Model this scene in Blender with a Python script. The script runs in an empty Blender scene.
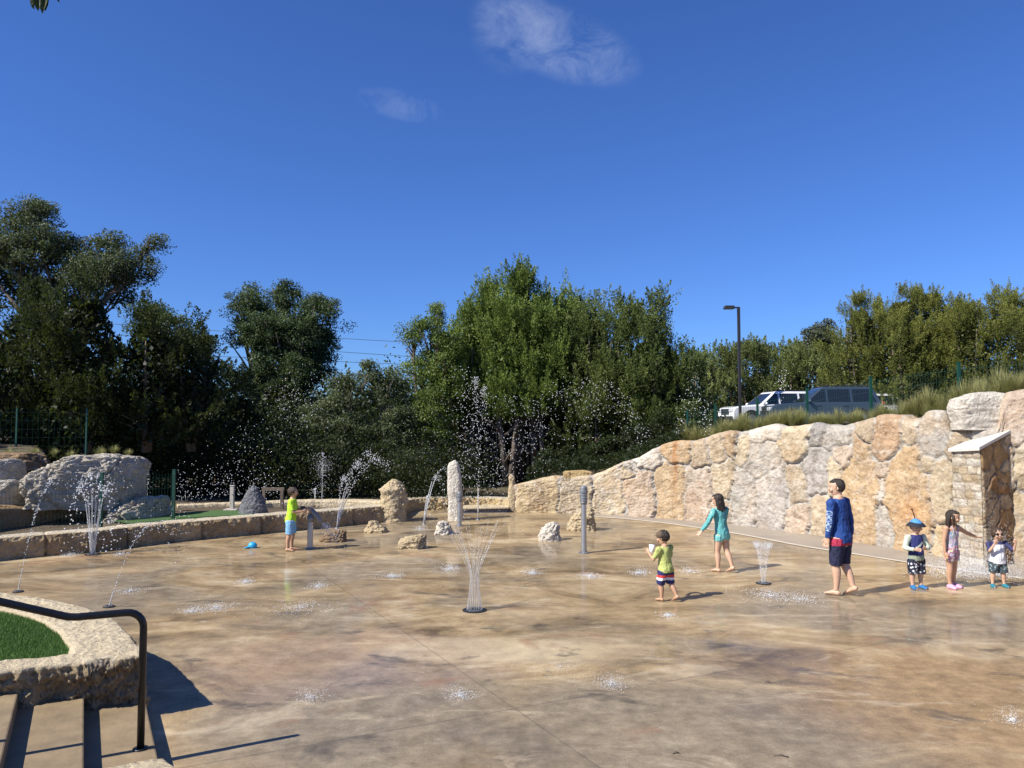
import bpy, math, random
import numpy as np
from mathutils import Vector, Matrix, noise

random.seed(7)
R = math.radians
scene = bpy.context.scene
col = scene.collection
F = 769.0
PITCH = math.atan(41.0 / F)
CAM = Vector((0, 0, 2.3))
CP, SP = math.cos(PITCH), math.sin(PITCH)

# ---------------------------------------------------------------- surveying helpers (photo measurements -> world metres)
def ray(px, py):
    a = (px - 512) / F
    b = (384 - py) / F
    return Vector((a, CP - b * SP, SP + b * CP))

def gp(px, py, z=0.0):
    d = ray(px, py)
    t = (z - CAM.z) / d.z
    return CAM + d * t

def at(px, py, Y):
    d = ray(px, py)
    return CAM + d * (Y / d.y)

def proj(p):
    x, y, z = p[0], p[1], p[2] - CAM.z
    dep = y * CP + z * SP
    return 512 + F * x / dep, 384 - F * (z * CP - y * SP) / dep

def lerp(a, b, t):
    return a + (b - a) * t

def sm(a, b, x):
    t = min(1.0, max(0.0, (x - a) / (b - a)))
    return t * t * (3 - 2 * t)

def interp(x, tab):
    if x <= tab[0][0]:
        return tab[0][1]
    for (x0, y0), (x1, y1) in zip(tab, tab[1:]):
        if x <= x1:
            return y0 + (y1 - y0) * (x - x0) / (x1 - x0)
    return tab[-1][1]

def fbm(p, oct=4):
    return noise.fractal(Vector(p), 0.9, 2.1, oct)

def tag(o, label=None, cat=None, group=None, kind=None):
    if label: o['label'] = label
    if cat: o['category'] = cat
    if group: o['group'] = group
    if kind: o['kind'] = kind
    return o

def empty(name, loc=(0, 0, 0), rz=0.0):
    o = bpy.data.objects.new(name, None)
    o.empty_display_size = 0.2
    col.objects.link(o)
    o.location = loc
    o.rotation_euler = (0, 0, rz)
    return o

# ---------------------------------------------------------------- mesh builder
class MB:
    def __init__(s):
        s.v, s.f, s.m = [], [], []

    def add(s, vs, fs, mi=0):
        o = len(s.v)
        s.v += [tuple(v) for v in vs]
        s.f += [tuple(i + o for i in f) for f in fs]
        s.m += [mi] * len(fs)

    def box(s, c, size, rz=0.0, mi=0, top=1.0):
        hx, hy, hz = size[0] / 2, size[1] / 2, size[2] / 2
        cs, sn = math.cos(rz), math.sin(rz)
        vs = []
        for z in (-hz, hz):
            k = top if z > 0 else 1.0
            for x, y in ((-hx, -hy), (hx, -hy), (hx, hy), (-hx, hy)):
                x, y = x * k, y * k
                vs.append((c[0] + x * cs - y * sn, c[1] + x * sn + y * cs, c[2] + z))
        s.add(vs, [(3, 2, 1, 0), (4, 5, 6, 7), (0, 1, 5, 4), (1, 2, 6, 5), (2, 3, 7, 6), (3, 0, 4, 7)], mi)

    def hexa(s, vs, mi=0):
        s.add(vs, [(3, 2, 1, 0), (4, 5, 6, 7), (0, 1, 5, 4), (1, 2, 6, 5), (2, 3, 7, 6), (3, 0, 4, 7)], mi)

    def prism(s, poly, off, mi=0):
        n = len(poly)
        off = Vector(off)
        vs = [Vector(p) for p in poly] + [Vector(p) + off for p in poly]
        fs = [tuple(range(n))[::-1], tuple(range(n, 2 * n))]
        fs += [(i, (i + 1) % n, n + (i + 1) % n, n + i) for i in range(n)]
        s.add(vs, fs, mi)

    def tube(s, pts, rad, n=10, side=None, mi=0, caps=True):
        pts = [Vector(p) for p in pts]
        k = len(pts)
        rad = [r if isinstance(r, (tuple, list)) else (r, r) for r in rad]
        tang = []
        for i in range(k):
            a = pts[max(0, i - 1)]
            b = pts[min(k - 1, i + 1)]
            d = b - a
            tang.append(d.normalized() if d.length > 1e-9 else Vector((0, 0, 1)))
        ref = Vector(side) if side is not None else (Vector((1, 0, 0)) if abs(tang[0].x) < 0.8 else Vector((0, 1, 0)))
        vs, fs = [], []
        for i in range(k):
            t = tang[i]
            u = ref - t * ref.dot(t)
            if u.length < 1e-6:
                u = t.orthogonal()
            u.normalize()
            w = t.cross(u)
            if side is None:
                ref = u
            for j in range(n):
                a = 2 * math.pi * j / n
                vs.append(pts[i] + u * (rad[i][0] * math.cos(a)) + w * (rad[i][1] * math.sin(a)))
        for i in range(k - 1):
            for j in range(n):
                fs.append((i * n + j, i * n + (j + 1) % n, (i + 1) * n + (j + 1) % n, (i + 1) * n + j))
        if caps:
            fs.append(tuple(range(n))[::-1])
            fs.append(tuple(range((k - 1) * n, k * n)))
        s.add(vs, fs, mi)

    def ell(s, c, r, M=None, nu=14, nv=9, mi=0):
        c = Vector(c)
        if not isinstance(r, (tuple, list)): r = (r, r, r)
        vs, fs = [], []
        for i in range(1, nv):
            th = math.pi * i / nv
            for j in range(nu):
                ph = 2 * math.pi * j / nu
                p = Vector((r[0] * math.sin(th) * math.cos(ph), r[1] * math.sin(th) * math.sin(ph), r[2] * math.cos(th)))
                vs.append(c + (M @ p if M else p))
        p = Vector((0, 0, r[2])); vs.append(c + (M @ p if M else p)); vs.append(c - (M @ p if M else p))
        T, B = len(vs) - 2, len(vs) - 1
        for i in range(nv - 2):
            for j in range(nu):
                fs.append((i * nu + j, (i + 1) * nu + j, (i + 1) * nu + (j + 1) % nu, i * nu + (j + 1) % nu))
        for j in range(nu):
            fs.append((T, j, (j + 1) % nu))
            fs.append((B, (nv - 2) * nu + (j + 1) % nu, (nv - 2) * nu + j))
        s.add(vs, fs, mi)

    def mesh(s, name):
        me = bpy.data.meshes.new(name)
        me.from_pydata(s.v, [], s.f)
        me.validate()
        return me

    def build(s, name, mats, parent=None, smooth=False, bevel=0.0, loc=None, seg=2):
        me = s.mesh(name)
        if not isinstance(mats, (list, tuple)): mats = [mats]
        for m in mats: me.materials.append(m)
        if len(mats) > 1 and len(me.polygons) == len(s.m):
            me.polygons.foreach_set('material_index', s.m)
        if smooth:
            me.polygons.foreach_set('use_smooth', [True] * len(me.polygons))
        o = bpy.data.objects.new(name, me)
        col.objects.link(o)
        if parent: o.parent = parent
        if loc is not None: o.location = loc
        if bevel:
            b = o.modifiers.new('bevel', 'BEVEL'); b.width = bevel; b.segments = seg; b.limit_method = 'ANGLE'; b.angle_limit = R(35)
            b.harden_normals = False
        return o

def obj_from(name, me, mats, parent=None, smooth=False, loc=None):
    if not isinstance(mats, (list, tuple)): mats = [mats]
    for m in mats: me.materials.append(m)
    if smooth: me.polygons.foreach_set('use_smooth', [True] * len(me.polygons))
    o = bpy.data.objects.new(name, me)
    col.objects.link(o)
    if parent: o.parent = parent
    if loc is not None: o.location = loc
    return o

def quads_mesh(name, V, var=None, n=4):
    """V: (N,n,3) numpy array of separate polygons"""
    N = V.shape[0]
    me = bpy.data.meshes.new(name)
    me.vertices.add(N * n)
    me.vertices.foreach_set('co', V.reshape(-1).astype(np.float32))
    me.loops.add(N * n)
    me.loops.foreach_set('vertex_index', np.arange(N * n, dtype=np.int32))
    me.polygons.add(N)
    me.polygons.foreach_set('loop_start', np.arange(0, N * n, n, dtype=np.int32))
    me.update(calc_edges=True)
    if var is not None:
        a = me.attributes.new('var', 'FLOAT', 'FACE')
        a.data.foreach_set('value', var.astype(np.float32))
    return me

def grid_mesh(name, P, tint=None, closed=False):
    """P[i][j] grid of points -> mesh"""
    ni, nj = len(P), len(P[0])
    vs = [tuple(p) for row in P for p in row]
    fs = [(i * nj + j, (i + 1) * nj + j, (i + 1) * nj + j + 1, i * nj + j + 1) for i in range(ni - 1) for j in range(nj - 1)]
    me = bpy.data.meshes.new(name)
    me.from_pydata(vs, [], fs)
    if tint is not None:
        a = me.color_attributes.new('tint', 'FLOAT_COLOR', 'POINT')
        a.data.foreach_set('color', np.array([c for row in tint for c in row], dtype=np.float32).reshape(-1))
    return me

def copy_tree(o, parent=None):
    c = o.copy()
    col.objects.link(c)
    if parent: c.parent = parent
    for ch in list(o.children):
        copy_tree(ch, c)
    return c

# ---------------------------------------------------------------- camera
cd = bpy.data.cameras.new('camera')
cd.sensor_fit = 'HORIZONTAL'
cd.sensor_width = 36.0
cd.lens = 36.0 * F / 1024.0
cd.clip_start = 0.05
cd.clip_end = 3000
cam = bpy.data.objects.new('camera', cd)
cam.location = CAM
cam.rotation_euler = (math.pi / 2 + PITCH, 0, 0)
col.objects.link(cam)
scene.camera = cam

# ---------------------------------------------------------------- node helpers
def N(nt, typ, ins=None, **props):
    n = nt.nodes.new(typ)
    for k, v in props.items():
        setattr(n, k, v)
    for k, v in (ins or {}).items():
        if isinstance(v, bpy.types.NodeSocket):
            nt.links.new(v, n.inputs[k])
        else:
            n.inputs[k].default_value = v
    return n

def c4(c):
    return (c[0], c[1], c[2], 1.0)

def mix(nt, fac, a, b, bt='MIX'):
    n = N(nt, 'ShaderNodeMixRGB', {}, blend_type=bt)
    for k, v in ((0, fac), (1, a), (2, b)):
        if isinstance(v, bpy.types.NodeSocket): nt.links.new(v, n.inputs[k])
        elif k == 0: n.inputs[0].default_value = v
        else: n.inputs[k].default_value = c4(v)
    return n.outputs[0]

def math_(nt, op, a, b=0.0, clamp=False):
    n = nt.nodes.new('ShaderNodeMath'); n.operation = op; n.use_clamp = clamp
    for k, v in ((0, a), (1, b)):
        if isinstance(v, bpy.types.NodeSocket): nt.links.new(v, n.inputs[k])
        else: n.inputs[k].default_value = v
    return n.outputs[0]

def ramp(nt, fac, stops, interp='LINEAR'):
    n = nt.nodes.new('ShaderNodeValToRGB')
    n.color_ramp.interpolation = interp
    el = n.color_ramp.elements
    while len(el) > 1: el.remove(el[-1])
    el[0].position = stops[0][0]
    def cc(c): return c4(c) if isinstance(c, (tuple, list)) else (c, c, c, 1)
    el[0].color = cc(stops[0][1])
    for p, c in stops[1:]:
        e = el.new(p); e.color = cc(c)
    nt.links.new(fac, n.inputs[0])
    return n.outputs[0]

def nse(nt, vec, scale, detail=5, rough=0.55, dist=0.0, out=0):
    n = N(nt, 'ShaderNodeTexNoise', {'Scale': scale, 'Detail': detail, 'Roughness': rough, 'Distortion': dist})
    nt.links.new(vec, n.inputs['Vector'])
    return n.outputs[out]

def scaled(nt, vec, s):
    n = N(nt, 'ShaderNodeMapping'); n.inputs['Scale'].default_value = s
    nt.links.new(vec, n.inputs['Vector'])
    return n.outputs[0]

def new_mat(name):
    m = bpy.data.materials.new(name)
    m.use_nodes = True
    nt = m.node_tree
    b = nt.nodes['Principled BSDF']
    return m, nt, b

def setc(nt, b, key, v):
    if isinstance(v, bpy.types.NodeSocket): nt.links.new(v, b.inputs[key])
    else: b.inputs[key].default_value = c4(v) if isinstance(v, (tuple, list)) else v

def bump(nt, b, h, strength=0.3, dist=0.02):
    n = N(nt, 'ShaderNodeBump', {'Strength': strength, 'Distance': dist, 'Height': h})
    nt.links.new(n.outputs[0], b.inputs['Normal'])

def simple(name, c, rough=0.5, metal=0.0, var=0.12, scale=8.0, spec=0.5, bmp=0.0, coat=0.0):
    m, nt, b = new_mat(name)
    tc = N(nt, 'ShaderNodeTexCoord').outputs['Object']
    n = nse(nt, tc, scale, 5)
    colr = mix(nt, n, [x * (1 - var) for x in c], [min(1, x * (1 + var)) for x in c])
    setc(nt, b, 'Base Color', colr)
    setc(nt, b, 'Roughness', ramp(nt, n, [(0.2, max(0, rough - 0.08)), (0.8, min(1, rough + 0.08))]))
    b.inputs['Metallic'].default_value = metal
    b.inputs['Specular IOR Level'].default_value = spec
    if coat:
        b.inputs['Coat Weight'].default_value = coat
        b.inputs['Coat Roughness'].default_value = 0.04
    if bmp:
        bump(nt, b, nse(nt, tc, scale * 6, 6), bmp, 0.01)
    return m
# ================================================================ light
SUN_AZ = Vector((0.88, 0.475))          # direction in which shadows fall
SUN_EL = R(43)
ld = bpy.data.lights.new('sun', 'SUN')
ld.energy = 4.6
ld.angle = R(0.53)
ld.color = (1.0, 0.95, 0.87)
sun = bpy.data.objects.new('sun', ld)
h = SUN_AZ.normalized()
sd = Vector((h.x * math.cos(SUN_EL), h.y * math.cos(SUN_EL), -math.sin(SUN_EL)))
sun.rotation_euler = sd.to_track_quat('-Z', 'Y').to_euler()
sun.location = (-20, -10, 30)
col.objects.link(sun)

w = bpy.data.worlds.new('World')
scene.world = w
w.use_nodes = True
nt = w.node_tree
bg = nt.nodes['Background']
sky = N(nt, 'ShaderNodeTexSky', sky_type='NISHITA', sun_disc=False)
sky.sun_elevation = SUN_EL
sky.sun_rotation = math.atan2(-h.x, -h.y) % (2 * math.pi)
sky.altitude = 300
sky.air_density = 1.0
sky.dust_density = 0.3
sky.ozone_density = 3.5
gen = N(nt, 'ShaderNodeTexCoord').outputs['Generated']
def cloud_mask(px, py, wx, wy, ang, seed, lo, hi):
    c = ray(px, py).normalized()
    e1 = Vector((1, 0, 0)); e1 = (e1 - c * e1.dot(c)).normalized(); e2 = e1.cross(c)
    e2 = -e2 if e2.z < 0 else e2
    a1 = e1 * math.cos(ang) - e2 * math.sin(ang)
    a2 = e1 * math.sin(ang) + e2 * math.cos(ang)
    d = N(nt, 'ShaderNodeVectorMath', {1: c}, operation='SUBTRACT'); nt.links.new(gen, d.inputs[0])
    def dot(v):
        n = N(nt, 'ShaderNodeVectorMath', {1: v}, operation='DOT_PRODUCT'); nt.links.new(d.outputs[0], n.inputs[0])
        return n.outputs['Value']
    u = math_(nt, 'DIVIDE', dot(a1), wx / F); v = math_(nt, 'DIVIDE', dot(a2), wy / F)
    r2 = math_(nt, 'ADD', math_(nt, 'MULTIPLY', u, u), math_(nt, 'MULTIPLY', v, v))
    g = ramp(nt, r2, [(0.0, 1.0), (0.35, 0.75), (1.0, 0.0)], 'EASE')
    mp = N(nt, 'ShaderNodeMapping'); nt.links.new(gen, mp.inputs[0])
    mp.inputs['Location'].default_value = (seed, seed * 0.7, 0); mp.inputs['Rotation'].default_value = (0, ang, 0)
    mp.inputs['Scale'].default_value = (1, 1, 1.6)
    n1 = nse(nt, mp.outputs[0], 16.0, 10, 0.68, 0.9)
    return math_(nt, 'MULTIPLY', g, ramp(nt, n1, [(lo, 0.0), (hi, 1.0)]), True)
m1 = cloud_mask(556, 42, 88, 34, 0.32, 3.3, 0.36, 0.74)
m1b = cloud_mask(512, 28, 42, 44, 0.1, 8.3, 0.38, 0.75)
m2 = cloud_mask(400, 105, 46, 15, 0.22, 5.1, 0.42, 0.80)
cm = math_(nt, 'ADD', math_(nt, 'ADD', math_(nt, 'MULTIPLY', m1, 0.19), math_(nt, 'MULTIPLY', m1b, 0.11)), math_(nt, 'MULTIPLY', m2, 0.12), True)
hs = mix(nt, 1.0, sky.outputs[0], (0.37, 0.575, 1.0), 'MULTIPLY')
skc = mix(nt, cm, hs, (7.2, 7.8, 8.6))
nt.links.new(skc, bg.inputs['Color'])
bg.inputs['Strength'].default_value = 0.088

vs = scene.view_settings
vs.view_transform = 'Standard'
vs.look = 'None'
vs.exposure = 0.75
vs.gamma = 1.0
vs.use_curve_mapping = False
scene.render.engine = 'CYCLES'
scene.cycles.max_bounces = 6
scene.cycles.diffuse_bounces = 3
scene.cycles.glossy_bounces = 3
scene.cycles.transparent_max_bounces = 8

# ================================================================ materials
def geo_pos(nt):
    return N(nt, 'ShaderNodeNewGeometry').outputs['Position']

def blob(nt, pos, cx, cy, rx, ry, nz):
    """soft-edged patch of colour on the floor round a world point"""
    sx = N(nt, 'ShaderNodeSeparateXYZ'); nt.links.new(pos, sx.inputs[0])
    u = math_(nt, 'DIVIDE', math_(nt, 'SUBTRACT', sx.outputs[0], cx), rx)
    v = math_(nt, 'DIVIDE', math_(nt, 'SUBTRACT', sx.outputs[1], cy), ry)
    r2 = math_(nt, 'ADD', math_(nt, 'MULTIPLY', u, u), math_(nt, 'MULTIPLY', v, v))
    r2 = math_(nt, 'ADD', r2, math_(nt, 'MULTIPLY', math_(nt, 'SUBTRACT', nz, 0.5), 1.8))
    return ramp(nt, r2, [(0.25, 1.0), (1.0, 0.0)], 'EASE')

# --- wet stained concrete of the splash pad
M_pad, nt, b = new_mat('stained_wet_concrete')
pos = geo_pos(nt)
n_big = nse(nt, pos, 0.33, 7, 0.6, 0.8)
n_med = nse(nt, scaled(nt, pos, (0.8, 1.25, 1)), 0.8, 10, 0.70, 0.9)
n_fin = nse(nt, pos, 5.5, 9, 0.70)
n_speck = nse(nt, pos, 60.0, 3, 0.6)
base = ramp(nt, n_med, [(0.34, (0.102, 0.068, 0.034)), (0.44, (0.258, 0.178, 0.088)), (0.54, (0.375, 0.270, 0.142)), (0.66, (0.53, 0.42, 0.255))])
grey = ramp(nt, n_fin, [(0.3, (0.150, 0.120, 0.080)), (0.7, (0.265, 0.218, 0.152))])
g_fac = ramp(nt, n_big, [(0.47, 0.0), (0.60, 0.7)])
c = mix(nt, g_fac, base, grey)
bl = math_(nt, 'MAXIMUM', blob(nt, pos, 1.3, 6.0, 2.1, 1.5, n_med), blob(nt, pos, -1.1, 6.3, 1.6, 1.6, n_big))
c = mix(nt, math_(nt, 'MULTIPLY', bl, 0.75), c, grey)
orange = ramp(nt, n_fin, [(0.3, (0.215, 0.136, 0.060)), (0.7, (0.36, 0.240, 0.115))])
c = mix(nt, math_(nt, 'MULTIPLY', blob(nt, pos, 4.3, 6.5, 2.2, 1.8, n_med), 0.8), c, orange)
c = mix(nt, math_(nt, 'MULTIPLY', blob(nt, pos, -0.2, 8.0, 1.5, 0.55, n_med), 0.7), c, (0.55, 0.44, 0.27))
c = mix(nt, math_(nt, 'MULTIPLY', blob(nt, pos, -1.7, 7.6, 2.0, 1.3, n_big), 0.35), c, mix(nt, n_fin, (0.20, 0.13, 0.095), (0.42, 0.30, 0.225)))
rust = ramp(nt, nse(nt, scaled(nt, pos, (1, 1.3, 1)), 0.75, 6, 0.6, 0.8), [(0.61, 0.0), (0.70, 0.6)])
c = mix(nt, rust, c, (0.26, 0.115, 0.06))
dk = ramp(nt, nse(nt, scaled(nt, pos, (0.9, 1.4, 1)), 1.25, 7, 0.6, 0.5), [(0.59, 0.0), (0.68, 0.75)])
c = mix(nt, dk, c, (0.062, 0.052, 0.042))
pale = ramp(nt, nse(nt, scaled(nt, pos, (0.7, 1.7, 1)), 0.9, 9, 0.7, 1.6), [(0.555, 0.0), (0.68, 0.65)])
c = mix(nt, pale, c, (0.50, 0.41, 0.275))
c = mix(nt, 0.5, c, ramp(nt, n_fin, [(0.28, 0.55), (0.72, 1.3)]), 'MULTIPLY')
c = mix(nt, 0.3, c, ramp(nt, n_speck, [(0.3, 0.5), (0.7, 1.4)]), 'MULTIPLY')
# saw-cut joints in the slab
sx = N(nt, 'ShaderNodeSeparateXYZ'); nt.links.new(pos, sx.inputs[0])
def joint(p, q, wd):
    d = (q - p).to_2d().normalized(); nn = Vector((-d.y, d.x))
    e = math_(nt, 'ADD', math_(nt, 'MULTIPLY', sx.outputs[0], nn.x), math_(nt, 'MULTIPLY', sx.outputs[1], nn.y))
    e = math_(nt, 'ABSOLUTE', math_(nt, 'SUBTRACT', e, nn.dot(p.to_2d())))
    return math_(nt, 'LESS_THAN', e, wd)
j = math_(nt, 'MAXIMUM', joint(gp(180, 768), gp(760, 665), 0.007), joint(gp(380, 615), gp(600, 768), 0.006))
j = math_(nt, 'MAXIMUM', j, joint(gp(560, 560), gp(1000, 640), 0.004))
c = mix(nt, math_(nt, 'MULTIPLY', j, 0.45), c, (0.06, 0.05, 0.045))
setc(nt, b, 'Base Color', c)
wet = ramp(nt, nse(nt, pos, 0.55, 5, 0.5, 0.4), [(0.38, 0.10), (0.62, 0.75)])
sx2 = sx
far = ramp(nt, math_(nt, 'DIVIDE', sx.outputs[1], 20.0), [(0.30, 0.30), (0.45, 1.0)])
wet = math_(nt, 'MULTIPLY', wet, far)
setc(nt, b, 'Roughness', 0.62)
b.inputs['Specular IOR Level'].default_value = 0.35
setc(nt, b, 'Coat Weight', wet)
b.inputs['Coat IOR'].default_value = 1.33
setc(nt, b, 'Coat Roughness', ramp(nt, n_fin, [(0.3, 0.05), (0.7, 0.17)]))
hgt = math_(nt, 'ADD', math_(nt, 'MULTIPLY', n_fin, 0.6), math_(nt, 'MULTIPLY', n_speck, 0.25))
bump(nt, b, hgt, 0.10, 0.02)

# --- limestone with a per-stone tint attribute
def stone_mat(name, attr=True, c=(0.5, 0.42, 0.3), rustc=(0.42, 0.22, 0.09), rust_amt=0.5, rough=0.85, pit=1.0, dark=0.6, sc=1.0, mott=0.0):
    m, nt, b = new_mat(name)
    tc = N(nt, 'ShaderNodeTexCoord').outputs['Object']
    if attr:
        base = N(nt, 'ShaderNodeAttribute', attribute_name='tint').outputs['Color']
    else:
        rgb = N(nt, 'ShaderNodeRGB'); rgb.outputs[0].default_value = c4(c); base = rgb.outputs[0]
    n1 = nse(nt, tc, 1.7 * sc, 8, 0.65, 0.5)
    n2 = nse(nt, tc, 7 * sc, 9, 0.7, 0.4)
    n3 = nse(nt, tc, 34 * sc, 6, 0.7)
    cc = mix(nt, 0.75, base, ramp(nt, n2, [(0.25, (0.62, 0.55, 0.46)), (0.5, (1.0, 1.0, 1.0)), (0.75, (1.25, 1.24, 1.22))]), 'MULTIPLY')
    cc = mix(nt, math_(nt, 'MULTIPLY', ramp(nt, n1, [(0.50, 0.0), (0.70, 1.0)]), rust_amt), cc, rustc)
    cc = mix(nt, math_(nt, 'MULTIPLY', ramp(nt, nse(nt, tc, 2.6 * sc, 8, 0.7, 0.8), [(0.56, 0.0), (0.72, 1.0)]), 0.5), cc, (0.72, 0.68, 0.58))
    if mott:
        q1 = nse(nt, tc, 4.2 * sc, 10, 0.78, 0.3); q2 = nse(nt, scaled(nt, tc, (1.3, 1.3, 1)), 9.5 * sc, 9, 0.75, 0.6)
        cc = mix(nt, mott, cc, ramp(nt, q1, [(0.36, (0.56, 0.48, 0.39)), (0.48, (0.96, 0.94, 0.90)), (0.60, (1.15, 1.14, 1.12))]), 'MULTIPLY')
        cc = mix(nt, math_(nt, 'MULTIPLY', ramp(nt, q2, [(0.54, 0.0), (0.62, 1.0)]), mott * .6), cc, (0.64, 0.59, 0.50))
        cc = mix(nt, math_(nt, 'MULTIPLY', ramp(nt, q2, [(0.36, 1.0), (0.43, 0.0)]), mott * .55), cc, (0.17, 0.12, 0.075))
    pits = ramp(nt, n3, [(0.28, 1.0), (0.40, 0.0)])
    patch = ramp(nt, nse(nt, tc, 3.0 * sc, 4, 0.6), [(0.40, 0.0), (0.65, 1.0)])
    cc = mix(nt, math_(nt, 'MULTIPLY', math_(nt, 'MULTIPLY', pits, patch), dark), cc, (0.10, 0.08, 0.06))
    vein = ramp(nt, nse(nt, tc, 5.0 * sc, 6, 0.6, 2.2), [(0.485, 0.0), (0.5, 1.0), (0.515, 0.0)])
    cc = mix(nt, math_(nt, 'MULTIPLY', vein, 0.35), cc, (0.22, 0.17, 0.12))
    setc(nt, b, 'Base Color', cc)
    b.inputs['Roughness'].default_value = rough
    b.inputs['Specular IOR Level'].default_value = 0.25
    n4 = N(nt, 'ShaderNodeTexVoronoi', {'Scale': 16 * sc, 'Randomness': 1.0}, feature='F1'); nt.links.new(tc, n4.inputs['Vector'])
    hh = math_(nt, 'ADD', math_(nt, 'ADD', math_(nt, 'MULTIPLY', n2, 1.1), math_(nt, 'MULTIPLY', n3, 0.5)), math_(nt, 'MULTIPLY', n4.outputs['Distance'], .35))
    bump(nt, b, hh, 0.85 * pit, 0.07)
    return m
M_wall = stone_mat('limestone_wall_stone', rust_amt=.25, pit=.75, dark=.65, mott=.72)
M_rockface = stone_mat('rock_faced_brown_limestone', False, (0.44, 0.34, 0.20), (0.20, 0.14, 0.08), 0.7, dark=0.7)
M_lime = stone_mat('cream_limestone', False, (0.50, 0.40, 0.25), (0.42, 0.27, 0.12), 0.35)
M_limew = stone_mat('white_limestone', False, (0.62, 0.57, 0.48), (0.45, 0.38, 0.27), 0.3)
M_limeg = stone_mat('grey_weathered_limestone', False, (0.47, 0.43, 0.36), (0.24, 0.21, 0.17), 0.45, dark=0.8, mott=.5)
M_limed = stone_mat('dark_blue_grey_rock', False, (0.15, 0.155, 0.17), (0.19, 0.18, 0.17), 0.4, dark=0.5)
M_limey = stone_mat('yellow_limestone', False, (0.47, 0.34, 0.16), (0.38, 0.22, 0.08), 0.4)
M_limebr = stone_mat('brown_limestone', False, (0.27, 0.18, 0.10), (0.18, 0.11, 0.06), 0.5)
M_ash = stone_mat('sawn_block_limestone', True, rust_amt=0.25, dark=0.4)
M_cope = stone_mat('coping_limestone', False, (0.60, 0.50, 0.33), (0.50, 0.38, 0.21), 0.3, dark=0.18)
M_cap = simple('pale_cap_stone', (0.56, 0.52, 0.46), 0.7, var=0.12, scale=5, bmp=0.1)
M_conc = simple('brown_step_concrete', (0.225, 0.165, 0.092), 0.75, var=0.5, scale=5, bmp=0.35)
M_walk = simple('grey_walk_concrete', (0.30, 0.255, 0.20), 0.6, var=0.35, scale=1.3, bmp=0.1)
M_band = simple('pale_concrete_band', (0.58, 0.52, 0.42), 0.7, var=0.2, scale=3, bmp=0.05)
M_asph = simple('asphalt', (0.05, 0.05, 0.052), 0.85, var=0.3, scale=20, bmp=0.2)

# --- soil and leaf litter
M_soil, nt, b = new_mat('soil_and_litter')
pos = geo_pos(nt)
a1 = nse(nt, pos, 0.5, 6); a2 = nse(nt, pos, 9, 8, 0.7)
c = mix(nt, a2, (0.05, 0.036, 0.022), (0.16, 0.12, 0.07))
c = mix(nt, ramp(nt, a1, [(0.48, 0.0), (0.62, 0.6)]), c, mix(nt, a2, (0.05, 0.06, 0.02), (0.14, 0.13, 0.055)))
setc(nt, b, 'Base Color', c); b.inputs['Roughness'].default_value = 0.95
bump(nt, b, a2, 0.8, 0.08)

# --- artificial turf
M_turf, nt, b = new_mat('green_turf')
pos = geo_pos(nt)
a1 = nse(nt, pos, 220, 3, 0.7); a2 = nse(nt, pos, 4, 5)
c = mix(nt, a1, (0.028, 0.075, 0.016), (0.10, 0.20, 0.05))
c = mix(nt, math_(nt, 'MULTIPLY', a2, 0.4), c, (0.06, 0.10, 0.03))
setc(nt, b, 'Base Color', c); b.inputs['Roughness'].default_value = 0.8
bump(nt, b, a1, 0.6, 0.02)

# --- foliage
def leaf_mat(name, dark, light, tip, trans=0.34):
    m, nt, b = new_mat(name)
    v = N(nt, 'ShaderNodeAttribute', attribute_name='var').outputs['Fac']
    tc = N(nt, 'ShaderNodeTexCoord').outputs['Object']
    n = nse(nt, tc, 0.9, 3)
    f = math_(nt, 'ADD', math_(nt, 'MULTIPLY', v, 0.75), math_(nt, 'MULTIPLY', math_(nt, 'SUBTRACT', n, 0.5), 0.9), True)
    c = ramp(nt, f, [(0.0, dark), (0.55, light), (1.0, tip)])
    setc(nt, b, 'Base Color', c)
    b.inputs['Roughness'].default_value = 0.55
    b.inputs['Specular IOR Level'].default_value = 0.3
    tr = N(nt, 'ShaderNodeBsdfTranslucent'); nt.links.new(mix(nt, 0.5, c, (0.10, 0.13, 0.02)), tr.inputs[0])
    ms = N(nt, 'ShaderNodeMixShader', {0: trans})
    nt.links.new(b.outputs[0], ms.inputs[1]); nt.links.new(tr.outputs[0], ms.inputs[2])
    nt.links.new(ms.outputs[0], nt.nodes['Material Output'].inputs[0])
    return m
L_jun = leaf_mat('juniper_foliage', (0.030, 0.046, 0.013), (0.130, 0.170, 0.040), (0.30, 0.34, 0.095))
L_junb = leaf_mat('bright_juniper_foliage', (0.050, 0.080, 0.016), (0.185, 0.255, 0.048), (0.38, 0.45, 0.11))
L_juny = leaf_mat('olive_juniper_foliage', (0.055, 0.064, 0.014), (0.22, 0.235, 0.048), (0.42, 0.42, 0.11))
L_jund = leaf_mat('shaded_juniper_foliage', (0.012, 0.021, 0.007), (0.034, 0.050, 0.013), (0.14, 0.155, 0.042))  # darker copy of the juniper foliage, shade painted into the colour
L_oak = leaf_mat('oak_foliage', (0.025, 0.042, 0.017), (0.095, 0.140, 0.055), (0.22, 0.27, 0.13))
L_oakg = leaf_mat('grey_green_oak_foliage', (0.040, 0.052, 0.024), (0.125, 0.155, 0.075), (0.25, 0.28, 0.15))
L_shr = leaf_mat('grey_shrub_foliage', (0.046, 0.060, 0.026), (0.150, 0.185, 0.085), (0.29, 0.32, 0.18))
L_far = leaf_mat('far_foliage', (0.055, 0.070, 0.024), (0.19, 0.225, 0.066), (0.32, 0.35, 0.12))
L_farp = leaf_mat('pale_far_foliage', (0.07, 0.085, 0.05), (0.11, 0.125, 0.075), (0.15, 0.16, 0.10))
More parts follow.
